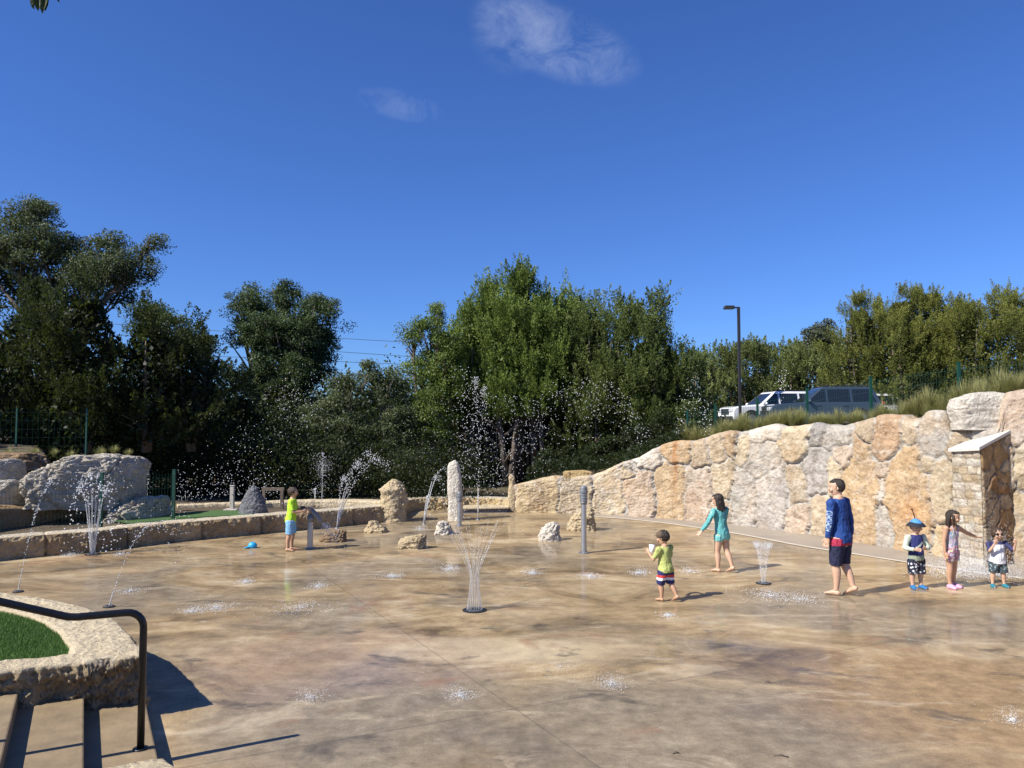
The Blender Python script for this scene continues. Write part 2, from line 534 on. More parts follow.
L_near = leaf_mat('near_leaf', (0.03, 0.045, 0.01), (0.06, 0.08, 0.02), (0.10, 0.10, 0.02), 0.15)
L_gr = leaf_mat('muhly_grass', (0.20, 0.20, 0.070), (0.46, 0.44, 0.18), (0.68, 0.62, 0.34), 0.45)
L_turf = leaf_mat('turf_blades', (0.040, 0.095, 0.018), (0.12, 0.235, 0.05), (0.24, 0.34, 0.11), 0.2)
M_bark = simple('grey_brown_bark', (0.13, 0.10, 0.075), 0.9, var=0.4, scale=6, bmp=0.6)
M_barkl = simple('pale_bark', (0.24, 0.20, 0.16), 0.9, var=0.35, scale=6, bmp=0.5)

# --- metals, paints, water
M_black = simple('black_painted_steel', (0.012, 0.012, 0.013), 0.32, 0.0, var=0.2)
M_galv = simple('galvanised_steel', (0.42, 0.43, 0.44), 0.38, 0.75, var=0.2, scale=14)
M_galvd = simple('dull_grey_steel', (0.22, 0.23, 0.24), 0.5, 0.5, var=0.25, scale=14)
M_iron = simple('dark_iron_grate', (0.03, 0.03, 0.032), 0.5, 0.3)
M_fence = simple('green_painted_steel', (0.008, 0.055, 0.036), 0.45, 0.0, var=0.15)
M_lamp = simple('dark_bronze_steel', (0.035, 0.03, 0.028), 0.45, 0.2)
M_lens = simple('lamp_lens', (0.5, 0.5, 0.48), 0.2)
M_wood = simple('weathered_pale_wood', (0.42, 0.38, 0.33), 0.8, var=0.25, scale=12)
M_glass = simple('dark_car_glass', (0.012, 0.014, 0.017), 0.06, 0.0, var=0.1, spec=0.8)
M_tyre = simple('tyre_rubber', (0.018, 0.018, 0.018), 0.85)
M_rim = simple('alloy_rim', (0.45, 0.46, 0.47), 0.3, 0.8)
M_plast = simple('black_trim_plastic', (0.02, 0.02, 0.021), 0.6)
M_hl = simple('clear_headlight', (0.75, 0.77, 0.8), 0.08, 0.3, spec=0.8)
M_tail = simple('red_tail_light', (0.35, 0.01, 0.01), 0.15)
M_chrome = simple('bright_chrome', (0.75, 0.76, 0.78), 0.12, 1.0, var=0.05)
M_white = simple('white_car_paint', (0.78, 0.78, 0.77), 0.3, var=0.03, coat=0.8)
M_slate = simple('slate_blue_car_paint', (0.040, 0.056, 0.080), 0.3, 0.2, var=0.06, coat=0.9)
M_wire = simple('black_cable', (0.03, 0.03, 0.035), 0.7)

M_water, nt, b = new_mat('water')
b.inputs['Base Color'].default_value = (0.95, 0.97, 0.98, 1)
b.inputs['Roughness'].default_value = 0.12
b.inputs['IOR'].default_value = 1.33
b.inputs['Transmission Weight'].default_value = 0.35
M_waterc, nt, b = new_mat('clear_water_stream')
b.inputs['Base Color'].default_value = (0.93, 0.95, 0.96, 1)
b.inputs['Roughness'].default_value = 0.1
b.inputs['IOR'].default_value = 1.33
b.inputs['Transmission Weight'].default_value = 0.72
# ================================================================ plan of the enclosure wall line
def P2(px, py, z=0.0):
    p = gp(px, py, z); return (p.x, p.y)
raw = [(-13.0, 4.0), (-12.2, 7.5), (-10.6, 10.6)]
raw += [P2(0, 560), P2(60, 555), P2(100, 551.5), P2(145, 545), P2(200, 539.5), P2(240, 536), P2(290, 531), P2(330, 527.5), P2(352, 525), P2(366, 523.5)]
raw += [P2(380, 522.5), P2(398, 520), P2(408, 512), P2(418, 510), P2(460, 509.3), P2(500, 510), P2(512, 512)]
raw += [P2(560, 513), P2(610, 514.5), P2(660, 518), P2(700, 521.5), P2(745, 526), P2(793, 532), P2(840, 539), P2(890, 547.5), P2(950, 558), P2(985, 561.5), P2(1024, 563.5)]
raw += [(9.8, 12.0), (11.0, 10.2), (11.9, 7.6), (12.3, 4.0)]
def chaikin(p, n):
    for _ in range(n):
        q = [p[0]]
        for a, b in zip(p, p[1:]):
            q.append((lerp(a[0], b[0], .25), lerp(a[1], b[1], .25)))
            q.append((lerp(a[0], b[0], .75), lerp(a[1], b[1], .75)))
        q.append(p[-1]); p = q
    return p
def resample(p, ds):
    out = [p[0]]; acc = 0.0
    for a, b in zip(p, p[1:]):
        L = math.hypot(b[0] - a[0], b[1] - a[1])
        t = ds - acc
        while t <= L:
            out.append((lerp(a[0], b[0], t / L), lerp(a[1], b[1], t / L))); t += ds
        acc = L - (t - ds)
    return out
PATH = resample(chaikin(raw, 2), 0.035)
NP_ = len(PATH)
NORM = []
for i in range(NP_):
    a = PATH[max(0, i - 8)]; b_ = PATH[min(NP_ - 1, i + 8)]
    dx, dy = b_[0] - a[0], b_[1] - a[1]; L = math.hypot(dx, dy)
    NORM.append((-dy / L, dx / L))
PPX = []
for (x, y) in PATH:
    PPX.append(proj((x, y, 0))[0] if y > 2 else (-9999 if x < 0 else 9999))
def idx_px(px):
    for i, q in enumerate(PPX):
        if q >= px: return i
    return NP_ - 1
def off(i, o):
    return (PATH[i][0] + NORM[i][0] * o, PATH[i][1] + NORM[i][1] * o)
def wall_pt(px, o, z=0.0):
    i = idx_px(px); x, y = off(i, o); return Vector((x, y, z))

TOPPY = [(506, 487), (520, 483), (545, 478), (562, 476), (592, 475), (605, 471), (622, 462), (640, 457), (655, 448), (665, 443.5), (680, 440.5), (695, 441),
         (708, 437), (718, 433), (732, 430), (742, 432), (760, 427.5), (775, 424), (783, 427), (800, 426), (818, 423), (826, 425), (845, 426), (858, 422), (870, 419), (882, 415),
         (905, 415), (913, 420), (921, 418), (930, 411), (946, 410), (950, 416), (954, 428), (1003, 427), (1008, 400), (1014, 392), (1030, 389), (1100, 380)]
def ztop_right(i):
    px = PPX[i]
    x, y = off(i, 0.05)
    if px > 1100 or y < 9: 
        return 2.88 + 0.08 * fbm((x, y, 3))
    return at(px, interp(px, TOPPY), y).z

# ---------------------------------------------------------------- base ground, pad
mb = MB()
mb.add([(-900, -300, -0.08), (900, -300, -0.08), (900, 1500, -0.08), (-900, 1500, -0.08)], [(0, 1, 2, 3)])
o = mb.build('ground', M_soil); tag(o, kind='structure')
sel = list(range(0, NP_, 8))
poly = [off(i, 0.2) for i in sel] + [(12.6, -4), (-13.4, -4)]
mb = MB(); mb.add([(x, y, 0.0) for x, y in poly][::-1], [tuple(range(len(poly)))])
o = mb.build('splash_pad', M_pad); tag(o, kind='structure')

# walkway band along the right wall, with a pale edge strip
line = [gp(p, q) for p, q in ((590, 516.5), (640, 520), (700, 528), (750, 536), (804, 547), (870, 556.5), (946, 569), (1024, 579), (1140, 594), (1300, 614))]
line = [(p.x, p.y) for p in line]
line = resample(chaikin(line, 2), 0.2)
wl = []
for k, (x, y) in enumerate(line):
    a = line[max(0, k - 1)]; b_ = line[min(len(line) - 1, k + 1)]
    d = Vector((b_[0] - a[0], b_[1] - a[1])).normalized(); n = Vector((-d.y, d.x))
    best = min(range(0, NP_, 3), key=lambda q: (PATH[q][0] - x) ** 2 + (PATH[q][1] - y) ** 2)
    wl.append((Vector((x, y)), n, Vector(off(best, 0.12))))
mb = MB(); m2_ = MB()
for (p, n, q), (p2, n2, q2) in zip(wl, wl[1:]):
    mb.add([(*(p + n * 0.05), 0.004), (*(p2 + n2 * 0.05), 0.004), (*q2, 0.004), (*q, 0.004)], [(0, 1, 2, 3)])
    m2_.add([(*(p - n * 0.035), 0.008), (*(p2 - n2 * 0.035), 0.008), (*(p2 + n2 * 0.055), 0.008), (*(p + n * 0.055), 0.008)], [(0, 1, 2, 3)])
o = mb.build('walkway', M_walk); tag(o, kind='structure')
o = m2_.build('pad_edge_strip', M_band); tag(o, kind='structure')
mb = MB()
i0, i1 = idx_px(740), idx_px(955)
for i in range(i0, i1, 6):
    a, b_ = off(i, -0.03), off(i, 0.1); c_, d_ = off(i + 6, -0.03), off(i + 6, 0.1)
    mb.add([(*a, 0.010), (*c_, 0.010), (*d_, 0.03), (*b_, 0.03)], [(0, 1, 2, 3)])
o = mb.build('wall_foot_strip', M_band); tag(o, kind='structure')

# ---------------------------------------------------------------- ground behind the walls
OFFS = [0.22, 0.45, 0.8, 1.3, 2.0, 2.6, 3.2, 4.2, 6, 9, 14, 25, 45, 80, 160]
def prof_at(i):
    px = PPX[i]
    A = [0.22, 0.33, 0.33, 0.33, 0.35, 0.5, 1.0, 1.65, 1.8, 1.9, 2.0, 2.1, 2.3, 3, 4]
    B = [0.22, 0.33, 0.33, 0.33, 0.33, 0.34, 0.35, 0.36, 0.38, 0.42, 0.5, 0.6, 0.8, 1.2, 2]
    C = [0.18, 0.28, 0.28, 0.28, 0.28, 0.29, 0.3, 0.32, 0.36, 0.45, 0.6, 0.8, 1.0, 1.6, 2.5]
    if px < 505:
        t = sm(95, 165, px); r = [lerp(a, b, t) for a, b in zip(A, B)]
        t = sm(300, 380, px); return [lerp(a, b, t) for a, b in zip(r, C)]
    zt = ztop_right(i)
    zt = min(zt + (0.4 if 951 < px < 1006 else 0), 2.9)
    k = sm(510, 690, px)
    D = [zt - 0.25, zt - 0.07, zt + 0.0, zt + 0.06, zt + 0.04 * k, lerp(zt, 2.12 * k + 0.5 * (1 - k), .35), lerp(zt, 2.12 * k + 0.5 * (1 - k), .7)] + [2.1 * k + 0.6 * (1 - k)] * 5 + [2.2, 2.6, 4.5]
    t = sm(503, 520, px)
    return [lerp(a, b, t) for a, b in zip(C, D)]
G = []
rows = list(range(0, NP_, 6))
for i in rows:
    pr = prof_at(i)
    G.append([(*off(i, o_), z + (0.05 * fbm((off(i, o_)[0] * 0.7, off(i, o_)[1] * 0.7, 0)) if 0.5 < o_ < 30 else 0)) for o_, z in zip(OFFS, pr)])
o = obj_from('hillside', grid_mesh('hillside', G), M_soil, smooth=True); tag(o, kind='structure')

# asphalt of the car park up behind the wall
mb = MB()
mb.add([(9.5, 26, 2.16), (48, 26, 2.16), (48, 52, 2.2), (9.5, 52, 2.2)], [(0, 1, 2, 3)])
o = mb.build('parking_lot', M_asph); tag(o, kind='structure')

# strip of lawn behind the low wall on the left
mb = MB(); 
i0, i1 = idx_px(140), idx_px(270)
for i in range(i0, i1, 6):
    for oa, ob in ((0.40, 1.0), (1.0, 1.7)):
        a, b_ = off(i, oa), off(i, ob); c_, d_ = off(i + 6, oa), off(i + 6, ob)
        zz = 0.372
        mb.add([(*a, zz), (*b_, zz + 0.01), (*d_, zz + 0.01), (*c_, zz)], [(0, 1, 2, 3)])
o = mb.build('lawn', M_turf); tag(o, kind='structure')

# ---------------------------------------------------------------- the big boulder wall
CREAM = (0.56, 0.46, 0.31); ORAN = (0.53, 0.37, 0.205); TAN = (0.47, 0.37, 0.25); GREY = (0.44, 0.41, 0.36)
PINK = (0.52, 0.41, 0.31); WHITE = (0.63, 0.58, 0.50); DKG = (0.30, 0.285, 0.265); BRN = (0.40, 0.28, 0.17)
SEED = [(511, 500, 5, 22, TAN), (536, 497, 24, 26, (0.56, 0.44, 0.26)), (578, 497, 17, 22, CREAM), (608, 492, 19, 26, CREAM), (646, 461, 13, 9, WHITE), (638, 490, 15, 24, PINK), (628, 474, 9, 7, CREAM),
        (679, 452, 12, 13, ORAN), (671, 492, 15, 28, (0.53, 0.39, 0.23)), (700, 491, 13, 27, PINK), (702, 455, 12, 15, TAN), (723, 479, 12, 18, CREAM), (716, 448, 11, 14, TAN), (731, 443, 8, 12, BRN),
        (743, 495, 12, 28, GREY), (722, 512, 10, 14, PINK), (764, 434, 18, 8, WHITE), (762, 460, 16, 18, GREY), (744, 452, 8, 18, CREAM), (774, 494, 16, 30, (0.44, 0.40, 0.36)), (795, 445, 13, 19, CREAM), (797, 484, 11, 22, TAN),
        (800, 519, 12, 15, PINK), (818, 434, 10, 9, DKG), (817, 473, 15, 24, (0.40, 0.37, 0.34)), (838, 437, 13, 14, GREY), (834, 478, 9, 20, CREAM), (822, 513, 14, 22, TAN), (844, 456, 9, 12, PINK),
        (861, 494, 17, 52, ORAN), (868, 430, 9, 10, TAN), (888, 437, 14, 22, (0.48, 0.32, 0.19)), (885, 470, 6, 8, PINK), (884, 489, 5, 13, WHITE), (844, 530, 12, 14, TAN), (887, 530, 8, 26, GREY), (911, 428, 9, 14, TAN),
        (934, 434, 14, 23, GREY), (911, 500, 24, 46, ORAN), (929, 466, 10, 9, CREAM), (947, 492, 15, 32, CREAM), (945, 545, 12, 18, (0.55, 0.42, 0.24)), (962, 448, 12, 14, TAN), (985, 440, 16, 10, GREY), (970, 500, 18, 30, CREAM),
        (1000, 480, 16, 32, TAN), (1018, 418, 14, 27, PINK), (1030, 470, 15, 26, CREAM), (1022, 520, 15, 32, (0.54, 0.42, 0.26)), (1050, 420, 16, 24, ORAN), (1060, 475, 20, 30, GREY), (1058, 535, 22, 28, CREAM)]
rs = random.Random(5)
xx = 1095
while xx < 3200:
    wv = 22 + (xx - 1095) * 0.09
    yy = 390
    while yy < 900:
        hv = rs.uniform(22, 45) * (1 + (xx - 1095) / 900)
        SEED.append((xx + rs.uniform(-.4, .4) * wv, yy + hv * 0.6, wv * rs.uniform(.7, 1.2), hv, rs.choice([CREAM, ORAN, TAN, GREY, PINK, WHITE])))
        yy += hv * 1.5
    xx += wv * 1.6
SA = np.array([s[:4] for s in SEED]); ST = np.array([s[4] for s in SEED]); SO = np.array([rs.uniform(-0.2, 1) for _ in SEED])
MORT = np.array((0.43, 0.41, 0.375))
def stone_at(px, py, q):
    wx = 5.0 * noise.noise(Vector(q) * 2.3) + 2.2 * noise.noise(Vector(q) * 7.1)
    wy = 5.0 * noise.noise(Vector(q) * 2.3 + Vector((9, 3, 1))) + 2.2 * noise.noise(Vector(q) * 7.1 + Vector((4, 1, 7)))
    dx = np.abs(px + wx - SA[:, 0]) / SA[:, 2]; dy = np.abs(py + wy - SA[:, 1]) / SA[:, 3]
    d = (dx ** 2.6 + dy ** 2.6) ** (1 / 2.6)
    k = np.argpartition(d, 1)[:2]
    if d[k[0]] > d[k[1]]: k = k[::-1]
    return k[0], d[k[0]], d[k[1]] - d[k[0]]
i0 = idx_px(509)
NZ = 100
G, T = [], []
for i in range(i0, NP_):
    px = PPX[i]; zt = ztop_right(i)
    x, y = PATH[i]; nx, ny = NORM[i]
    gr, tr = [], []
    fade = sm(0, 14, i - i0)
    coarse = y < 9
    for j in range(NZ + 1):
        t = j / NZ
        z = -0.03 + t * (zt + 0.03)
        q = (x, y, z)
        ppx, ppy = proj((x, y, z)) if y > 3.2 else (3000, 500)
        k, f1, e = stone_at(ppx, ppy, q)
        mask = sm(0.09, 0.15, e)
        ro = noise.fractal(Vector(q) * 2.4, 0.45, 2.1, 7); rg2 = abs(noise.noise(Vector(q) * 3.1 + Vector((2, 8, 4))))
        dsp = mask * (0.042 + 0.055 * SO[k] + 0.006 * max(0, 1 - f1 * f1)) + (0.010 + 0.022 * mask) * ro - mask * .10 * max(0, .07 - rg2) * 5 * .12 + 0.010 * noise.noise(Vector(q) * 22)
        top = sm(0.93, 1.0, t)
        dsp -= 0.10 * top * top
        dsp *= fade
        k3 = (k * 7 + 3) % len(ST); c_ = ST[k] + (ST[k3] - ST[k]) * .4 * sm(.05, .5, noise.fractal(Vector(q) * 1.9 + Vector((1, 2, 3)), .5, 2.1, 5))
        c_ = (c_ * .92 + .08 * np.array((.53, .485, .405))) * .96 * (0.9 + 0.2 * noise.noise(Vector(q) * 1.3 + Vector((5, 5, 5))))
        cm_ = MORT * (0.92 + 0.25 * noise.noise(Vector(q) * 6))
        cc = cm_ + (c_ - cm_) * sm(0.09, 0.15, e)
        # iron streak down the orange stone, dark growth on the grey ones
        st = math.exp(-((ppx - 676) / 3.0) ** 2) * sm(520, 455, ppy)
        cc = cc + (np.array((0.40, 0.19, 0.07)) - cc) * 0.75 * st
        st = math.exp(-(((ppx - 915) / 12) ** 2 + ((ppy - 512) / 14) ** 2))
        cc = cc + (np.array((0.50, 0.24, 0.08)) - cc) * 0.65 * st
        gr.append((x - nx * dsp, y - ny * dsp, z)); tr.append((*cc, 1))
    last = tr[-1]
    for o_ in (0.12, 0.2, 0.3, 0.42):
        zz = zt + 0.035 * noise.fractal(Vector((x * 2, y * 2, o_ * 3)), 0.8, 2, 4) - (0.03 if o_ > .35 else 0)
        gr.append((x + nx * (o_ - 0.02), y + ny * (o_ - 0.02), zz)); tr.append(last)
    gr.append((x + nx * 0.5, y + ny * 0.5, zt - 0.5)); tr.append(last)
    G.append(gr); T.append(tr)
# closed end at the far left
G.insert(0, [(p[0] + NORM[i0][0] * 0.45, p[1] + NORM[i0][1] * 0.45, p[2]) for p in G[0]]); T.insert(0, T[0])
o = obj_from('boulder_wall', grid_mesh('boulder_wall', G, T), M_wall, smooth=True)
tag(o, 'tall retaining wall of cream and orange limestone boulders set in pale mortar', 'stone wall')

# ---------------------------------------------------------------- low block walls
def block_wall(name, ia, ib, z0, z1, th, tints, jl, label, seed, cat='low wall', top_t=None, step=1):
    rr = random.Random(seed)
    G, T = [], []
    s = 0.0; nxt = rr.uniform(*jl); cur = rr.choice(tints); joff = 0.0; s0 = 0.0
    ids = list(range(ia, ib, step))
    for n_, i in enumerate(ids):
        x, y = PATH[i]; nx, ny = NORM[i]
        s += 0.035 * step
        if s > nxt:
            s0 = nxt; nxt = s + rr.uniform(*jl); cur = rr.choice(tints); joff = rr.uniform(-0.015, 0.02)
        dj = min(s - s0, nxt - s)
        jm = sm(0.0, 0.045, dj)
        gr, tr = [], []
        for j in range(13):
            t = j / 12
            z = z0 + (z1 - z0) * t
            q = (x, y, z)
            d = jm * (0.03 + joff) + 0.030 * noise.fractal(Vector(q) * 5, 0.45, 2.1, 7) - 0.02 * sm(.85, 1, t)
            cc = [a * (0.85 + 0.3 * noise.noise(Vector(q) * 3)) * (0.68 + 0.32 * jm) for a in cur]
            gr.append((x - nx * d, y - ny * d, z)); tr.append((*cc, 1))
        for o_ in (0.03, 0.10, 0.2, 0.3, th):
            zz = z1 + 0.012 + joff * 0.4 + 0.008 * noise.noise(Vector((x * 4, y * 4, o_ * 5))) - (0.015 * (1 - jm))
            tc_ = top_t or cur  # tops coloured paler than the faces, the light on them painted in
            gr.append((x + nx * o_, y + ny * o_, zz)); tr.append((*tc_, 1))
        gr.append((x + nx * th, y + ny * th, z0)); tr.append((*cur, 1))
        G.append(gr); T.append(tr)
    for e in (0, -1):
        i = ids[e]; cap = [(p[0] * .0 + off(i, th)[0], p[1] * 0 + off(i, th)[1], p[2]) for p in G[e]]
        if e == 0: G.insert(0, cap); T.insert(0, T[0])
        else: G.append(cap); T.append(T[-1])
    o = obj_from(name, grid_mesh(name, G, T), M_ash, smooth=False)
    tag(o, label, cat)
    return o
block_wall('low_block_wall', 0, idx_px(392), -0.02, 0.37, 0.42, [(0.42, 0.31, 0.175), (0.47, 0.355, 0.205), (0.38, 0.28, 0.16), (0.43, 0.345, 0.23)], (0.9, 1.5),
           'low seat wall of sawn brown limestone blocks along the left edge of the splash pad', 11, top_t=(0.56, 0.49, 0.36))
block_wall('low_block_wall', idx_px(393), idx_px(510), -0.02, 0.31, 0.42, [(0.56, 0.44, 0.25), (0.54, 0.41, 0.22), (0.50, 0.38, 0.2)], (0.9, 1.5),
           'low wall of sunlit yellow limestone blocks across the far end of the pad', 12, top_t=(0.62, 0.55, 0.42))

# ---------------------------------------------------------------- rocks: outline measured at its own distance, given depth, then roughened
def rock(name, Y, rowsp, mat, label, cat='boulder', dr=0.75, dmax=9, seed=1, amp=0.12, n=84, lev=64, e=2.6, rough=1.0, yaw=0.0, sink=0.03, shear=0.0):
    """rowsp: (py, left px, right px) from top to bottom"""
    rowsp = sorted(rowsp)
    prof = []
    for py, xl, xr in rowsp:
        a, b_ = at(xl, py, Y), at(xr, py, Y)
        prof.append((a.z, (a.x + b_.x) / 2, (b_.x - a.x) / 2))
    prof = prof[::-1]
    zb, zt = prof[0][0] - sink, prof[-1][0]
    prof[0] = (zb, prof[0][1], prof[0][2])
    H = zt - zb
    maxw = max(p[2] for p in prof)
    cx = prof[0][1]
    vs, fs = [], []
    zc = [p[0] for p in prof]
    for L in range(lev + 1):
        t = L / lev
        z = zb + H * (1 - (1 - t) ** 1.25)
        xc = interp(z, [(p[0], p[1]) for p in prof]); hw = interp(z, [(p[0], p[2]) for p in prof])
        hd = min(hw * dr + 0.12 * maxw * dr, dmax)
        if t > 0.93:
            k = math.sqrt(max(0, 1 - ((t - 0.93) / 0.07) ** 2)) * 0.75 + 0.02
            hd *= k; hw *= max(k, 0.05)
        for j in range(n):
            a = 2 * math.pi * j / n
            ca, sa = math.cos(a), math.sin(a)
            x = math.copysign(abs(ca) ** (2 / e), ca) * hw
            yv = math.copysign(abs(sa) ** (2 / e), sa) * hd
            p = Vector((xc - cx + x, yv, z - zb))
            q = p / max(0.25, min(maxw, 1.2)) + Vector((seed * 7.3, seed * 3.1, seed))
            nn = Vector((ca, sa, 0.25 * (t - .4))).normalized()
            d = noise.fractal(q * 1.4, 0.42, 2.15, 7) * amp * .8 * min(maxw, 0.8)
            rid = abs(noise.noise(q * 2.7 + Vector((3, 3, 3))))
            d -= (0.10 - min(rid, 0.10)) * amp * 5.5 * min(maxw, .8) * rough
            k2 = 1.0 if t < .9 else 0.4
            pv = p + nn * d * k2 + Vector((0, 0, 0.35 * d * t)); 
            if shear:
                sy = shear * pv.x; fa = (Y + sy) / Y
                pv = Vector(((cx + pv.x) * fa - cx, pv.y + sy, 2.3 + (pv.z + zb - 2.3) * fa - zb))
            vs.append(pv)
    for L in range(lev):
        for j in range(n):
            fs.append((L * n + j, L * n + (j + 1) % n, (L + 1) * n + (j + 1) % n, (L + 1) * n + j))
    fs.append(tuple(range(lev * n, (lev + 1) * n)))
    fs.append(tuple(range(n))[::-1])
    me = bpy.data.meshes.new(name); me.from_pydata([tuple(v) for v in vs], [], fs)
    o = obj_from(name, me, mat, smooth=True, loc=(cx, Y, zb))
    o.rotation_euler[2] = yaw
    tag(o, label, cat)
    return o
def rockpad(name, base, rows_, mat, label, **k):
    return rock(name, gp(*base).y, rows_, mat, label, **k)

rockpad('tall_boulder', (393, 521), [(479.5, 391, 397), (482, 388, 401), (486, 384, 404), (489, 379, 406), (495, 382, 407), (503, 381, 407), (512, 380.5, 406), (522, 379, 406)], M_lime,
        'tall tan boulder with a notched shoulder at the far left of the pad', seed=3, dr=0.8, amp=0.14, e=2.4)
rockpad('standing_stone', (456, 520), [(460, 453, 457), (463, 449, 458.5), (467, 447.5, 459.5), (478, 447.5, 461.5), (490, 447.5, 462), (501, 448.5, 462.5), (512, 448, 463), (522, 448, 464)], M_limew,
        'tall slender pale standing stone behind a grey spray post', seed=5, dr=0.8, amp=0.07, e=3.2)
rockpad('low_boulder', (332, 541), [(530, 335, 343), (532, 329, 345), (535, 324, 346), (538, 320, 346), (542, 317, 347)], M_limebr,
        'low brown boulder just right of the boy at the water cannon', seed=8, dr=0.7, amp=0.16)
rockpad('low_boulder', (376, 532), [(520.5, 372, 376), (523, 369, 379), (527, 366, 384), (530, 365, 387), (533.5, 364, 389)], M_lime,
        'low peaked tan boulder in front of the tall notched boulder', seed=12, dr=0.7, amp=0.16)
rockpad('low_boulder', (412, 548), [(534, 418, 424), (536.5, 411, 425), (539, 402, 425.5), (543, 399, 426), (550, 398, 427)], M_lime,
        'low knobbly cream boulder nearest the viewer, casting a wet reflection', seed=14, dr=0.6, amp=0.2)
rockpad('low_boulder', (444, 534), [(521, 441, 446), (524, 438, 450), (528, 436, 453), (535.5, 433, 455.5)], M_limew,
        'small pitted grey and white boulder at the foot of the standing stone', seed=17, dr=0.7, amp=0.22)
rockpad('low_boulder', (549, 540), [(521.5, 551, 556), (525, 546, 558.5), (529, 542, 559.5), (535, 539, 560), (541.5, 539, 560)], M_limew,
        'rounded pitted pale boulder left of the tall grey spray post', seed=21, dr=0.75, amp=0.22)
rockpad('low_boulder', (581, 530), [(506.5, 588.5, 592), (510, 586, 593), (514, 575, 594), (518, 571, 595), (525, 568, 595.5), (532, 567, 596)], M_lime,
        'pitted cream boulder with an upright horn, behind the tall grey spray post', seed=24, dr=0.7, amp=0.2)
rock('pointed_rock', 17.0, [(485, 252, 255), (489, 249, 258), (495, 245, 261), (505, 241, 266), (519, 237, 269)], M_limed,
     'dark slate grey pointed rock standing on the lawn behind the low wall', seed=27, dr=0.7, amp=0.09, e=2.2)
rock('ledge_boulder', 15.9, [(454, 84, 134), (457, 72, 139), (461, 58, 141.5), (466, 46, 142), (473, 34, 142.5), (480, 26, 142), (492, 26, 142), (506, 28, 140)], M_limeg,
     'huge grey and white limestone slab topping the left rock ledge', seed=31, dr=0.4, dmax=0.8, amp=0.19, e=4, n=230, lev=90, shear=.5)
rock('ledge_boulder', 15.6, [(459, 6, 19), (463, -4, 22), (470, -12, 23), (482, -14, 24)], M_limeg,
     'pale grey rounded rock at the upper left edge of the rock ledge', seed=33, dr=0.8, amp=0.15, shear=.5)
rock('ledge_boulder', 15.3, [(480, -2, 18), (486, -14, 24), (496, -18, 24), (506, -20, 24)], M_limeg,
     'pale grey blocky rock at the left edge under the rounded rock', seed=36, dr=0.8, amp=0.13, e=3.5, shear=.5)
rock('ledge_boulder', 16.8, [(453, -30, 30), (456, -44, 40), (462, -50, 44), (468, -50, 46)], M_limebr,
     'flat dark brown rock on top of the left ledge', seed=38, dr=0.5, amp=0.12, e=3)
rock('ledge_boulder', 14.9, [(506, -70, 96), (509, -90, 106), (520, -95, 108), (540, -100, 110)], M_limebr,
     'long low brown ledge rock running under the big grey slab', seed=41, dr=0.25, dmax=0.45, amp=0.09, e=5, n=240, lev=40, shear=.95)
rock('ledge_boulder', 16.2, [(496, 139, 153), (499, 131, 165), (505, 122, 168.5), (515, 109, 169), (528, 106, 170)], M_limeg,
     'squat grey rock with a white crest at the right end of the ledge', seed=44, dr=0.6, dmax=.6, amp=0.19, e=2.8, n=150, shear=.6)
rockpad('limestone_post', (512, 511.5), [(474, 509.5, 513), (478, 508.5, 515), (484, 509, 514), (492, 508, 516), (512.5, 507.5, 517)], M_lime,
        'narrow upright tan stone at the far left end of the boulder wall', seed=47, dr=0.8, amp=0.1)
yb = wall_pt(578, 0.2).y
rock('top_block', yb, [(470.5, 566, 589), (472, 563, 592), (476, 563, 592), (480, 564, 592)], M_limey,
     'yellow squared block lying on top of the far left part of the boulder wall', 'stone block', seed=50, dr=0.5, dmax=0.22, amp=0.08, e=5)
yb = wall_pt(976, 0.12).y
rock('top_block', yb, [(391.5, 979, 994), (394, 968, 1002), (399, 953, 1003.5), (408, 950, 1003.5), (419, 953, 1003), (428.5, 955, 1001)], M_limew,
     'large pale squared block on top of the boulder wall above the buttress', 'stone block', seed=53, dr=0.45, dmax=0.32, amp=0.06, e=5.5, n=80, lev=50)

# curved kerb on the planting bed at the far left end
def path_of(pts): return resample(chaikin(pts, 2), 0.06)
def kerb_wall(name, pts, z0, z1, th, mat, label, cat):
    p = path_of(pts); G = []
    for k, (x, y) in enumerate(p):
        a = p[max(0, k - 2)]; b_ = p[min(len(p) - 1, k + 2)]
        d = Vector((b_[0] - a[0], b_[1] - a[1])).normalized(); n = (-d.y, d.x)
        r_ = 0.015 * fbm((x * 4, y * 4, 1))
        prof = [(0, z0), (-0.01, lerp(z0, z1, .4)), (0, lerp(z0, z1, .85)), (0.03, z1), (th * .5, z1 + .01), (th - .03, z1), (th, lerp(z0, z1, .8)), (th, z0)]
        G.append([(x + n[0] * (o_ - r_), y + n[1] * (o_ - r_), z + r_ * .5) for o_, z in prof])
    for e in (0, -1):
        m_ = [tuple(sum(q[c_] for q in G[e]) / 8 for c_ in range(3))] * 8
        if e == 0: G.insert(0, m_)
        else: G.append(m_)
    o = obj_from(name, grid_mesh(name, G), mat); tag(o, label, cat); return o
def AT2(px, Y): 
    p = at(px, 500, Y); return (p.x, p.y)
kerb_wall('stone_kerb', [AT2(262, 18.4), AT2(285, 18.7), AT2(320, 18.95), AT2(352, 18.9), AT2(384, 18.7)], 0.26, 0.455, 0.45, M_cope,
          'curved pale limestone kerb behind the low wall, left of the tall notched boulder', 'stone kerb')
kerb_wall('stone_kerb', [AT2(178, 18.2), AT2(215, 18.6), AT2(262, 18.9)], 0.3, 0.42, 0.3, M_cope,
          'thin pale kerb edging the back of the little lawn', 'stone kerb')
mb = MB()
a, b_ = gp(463, 513.5), gp(508, 512.5)
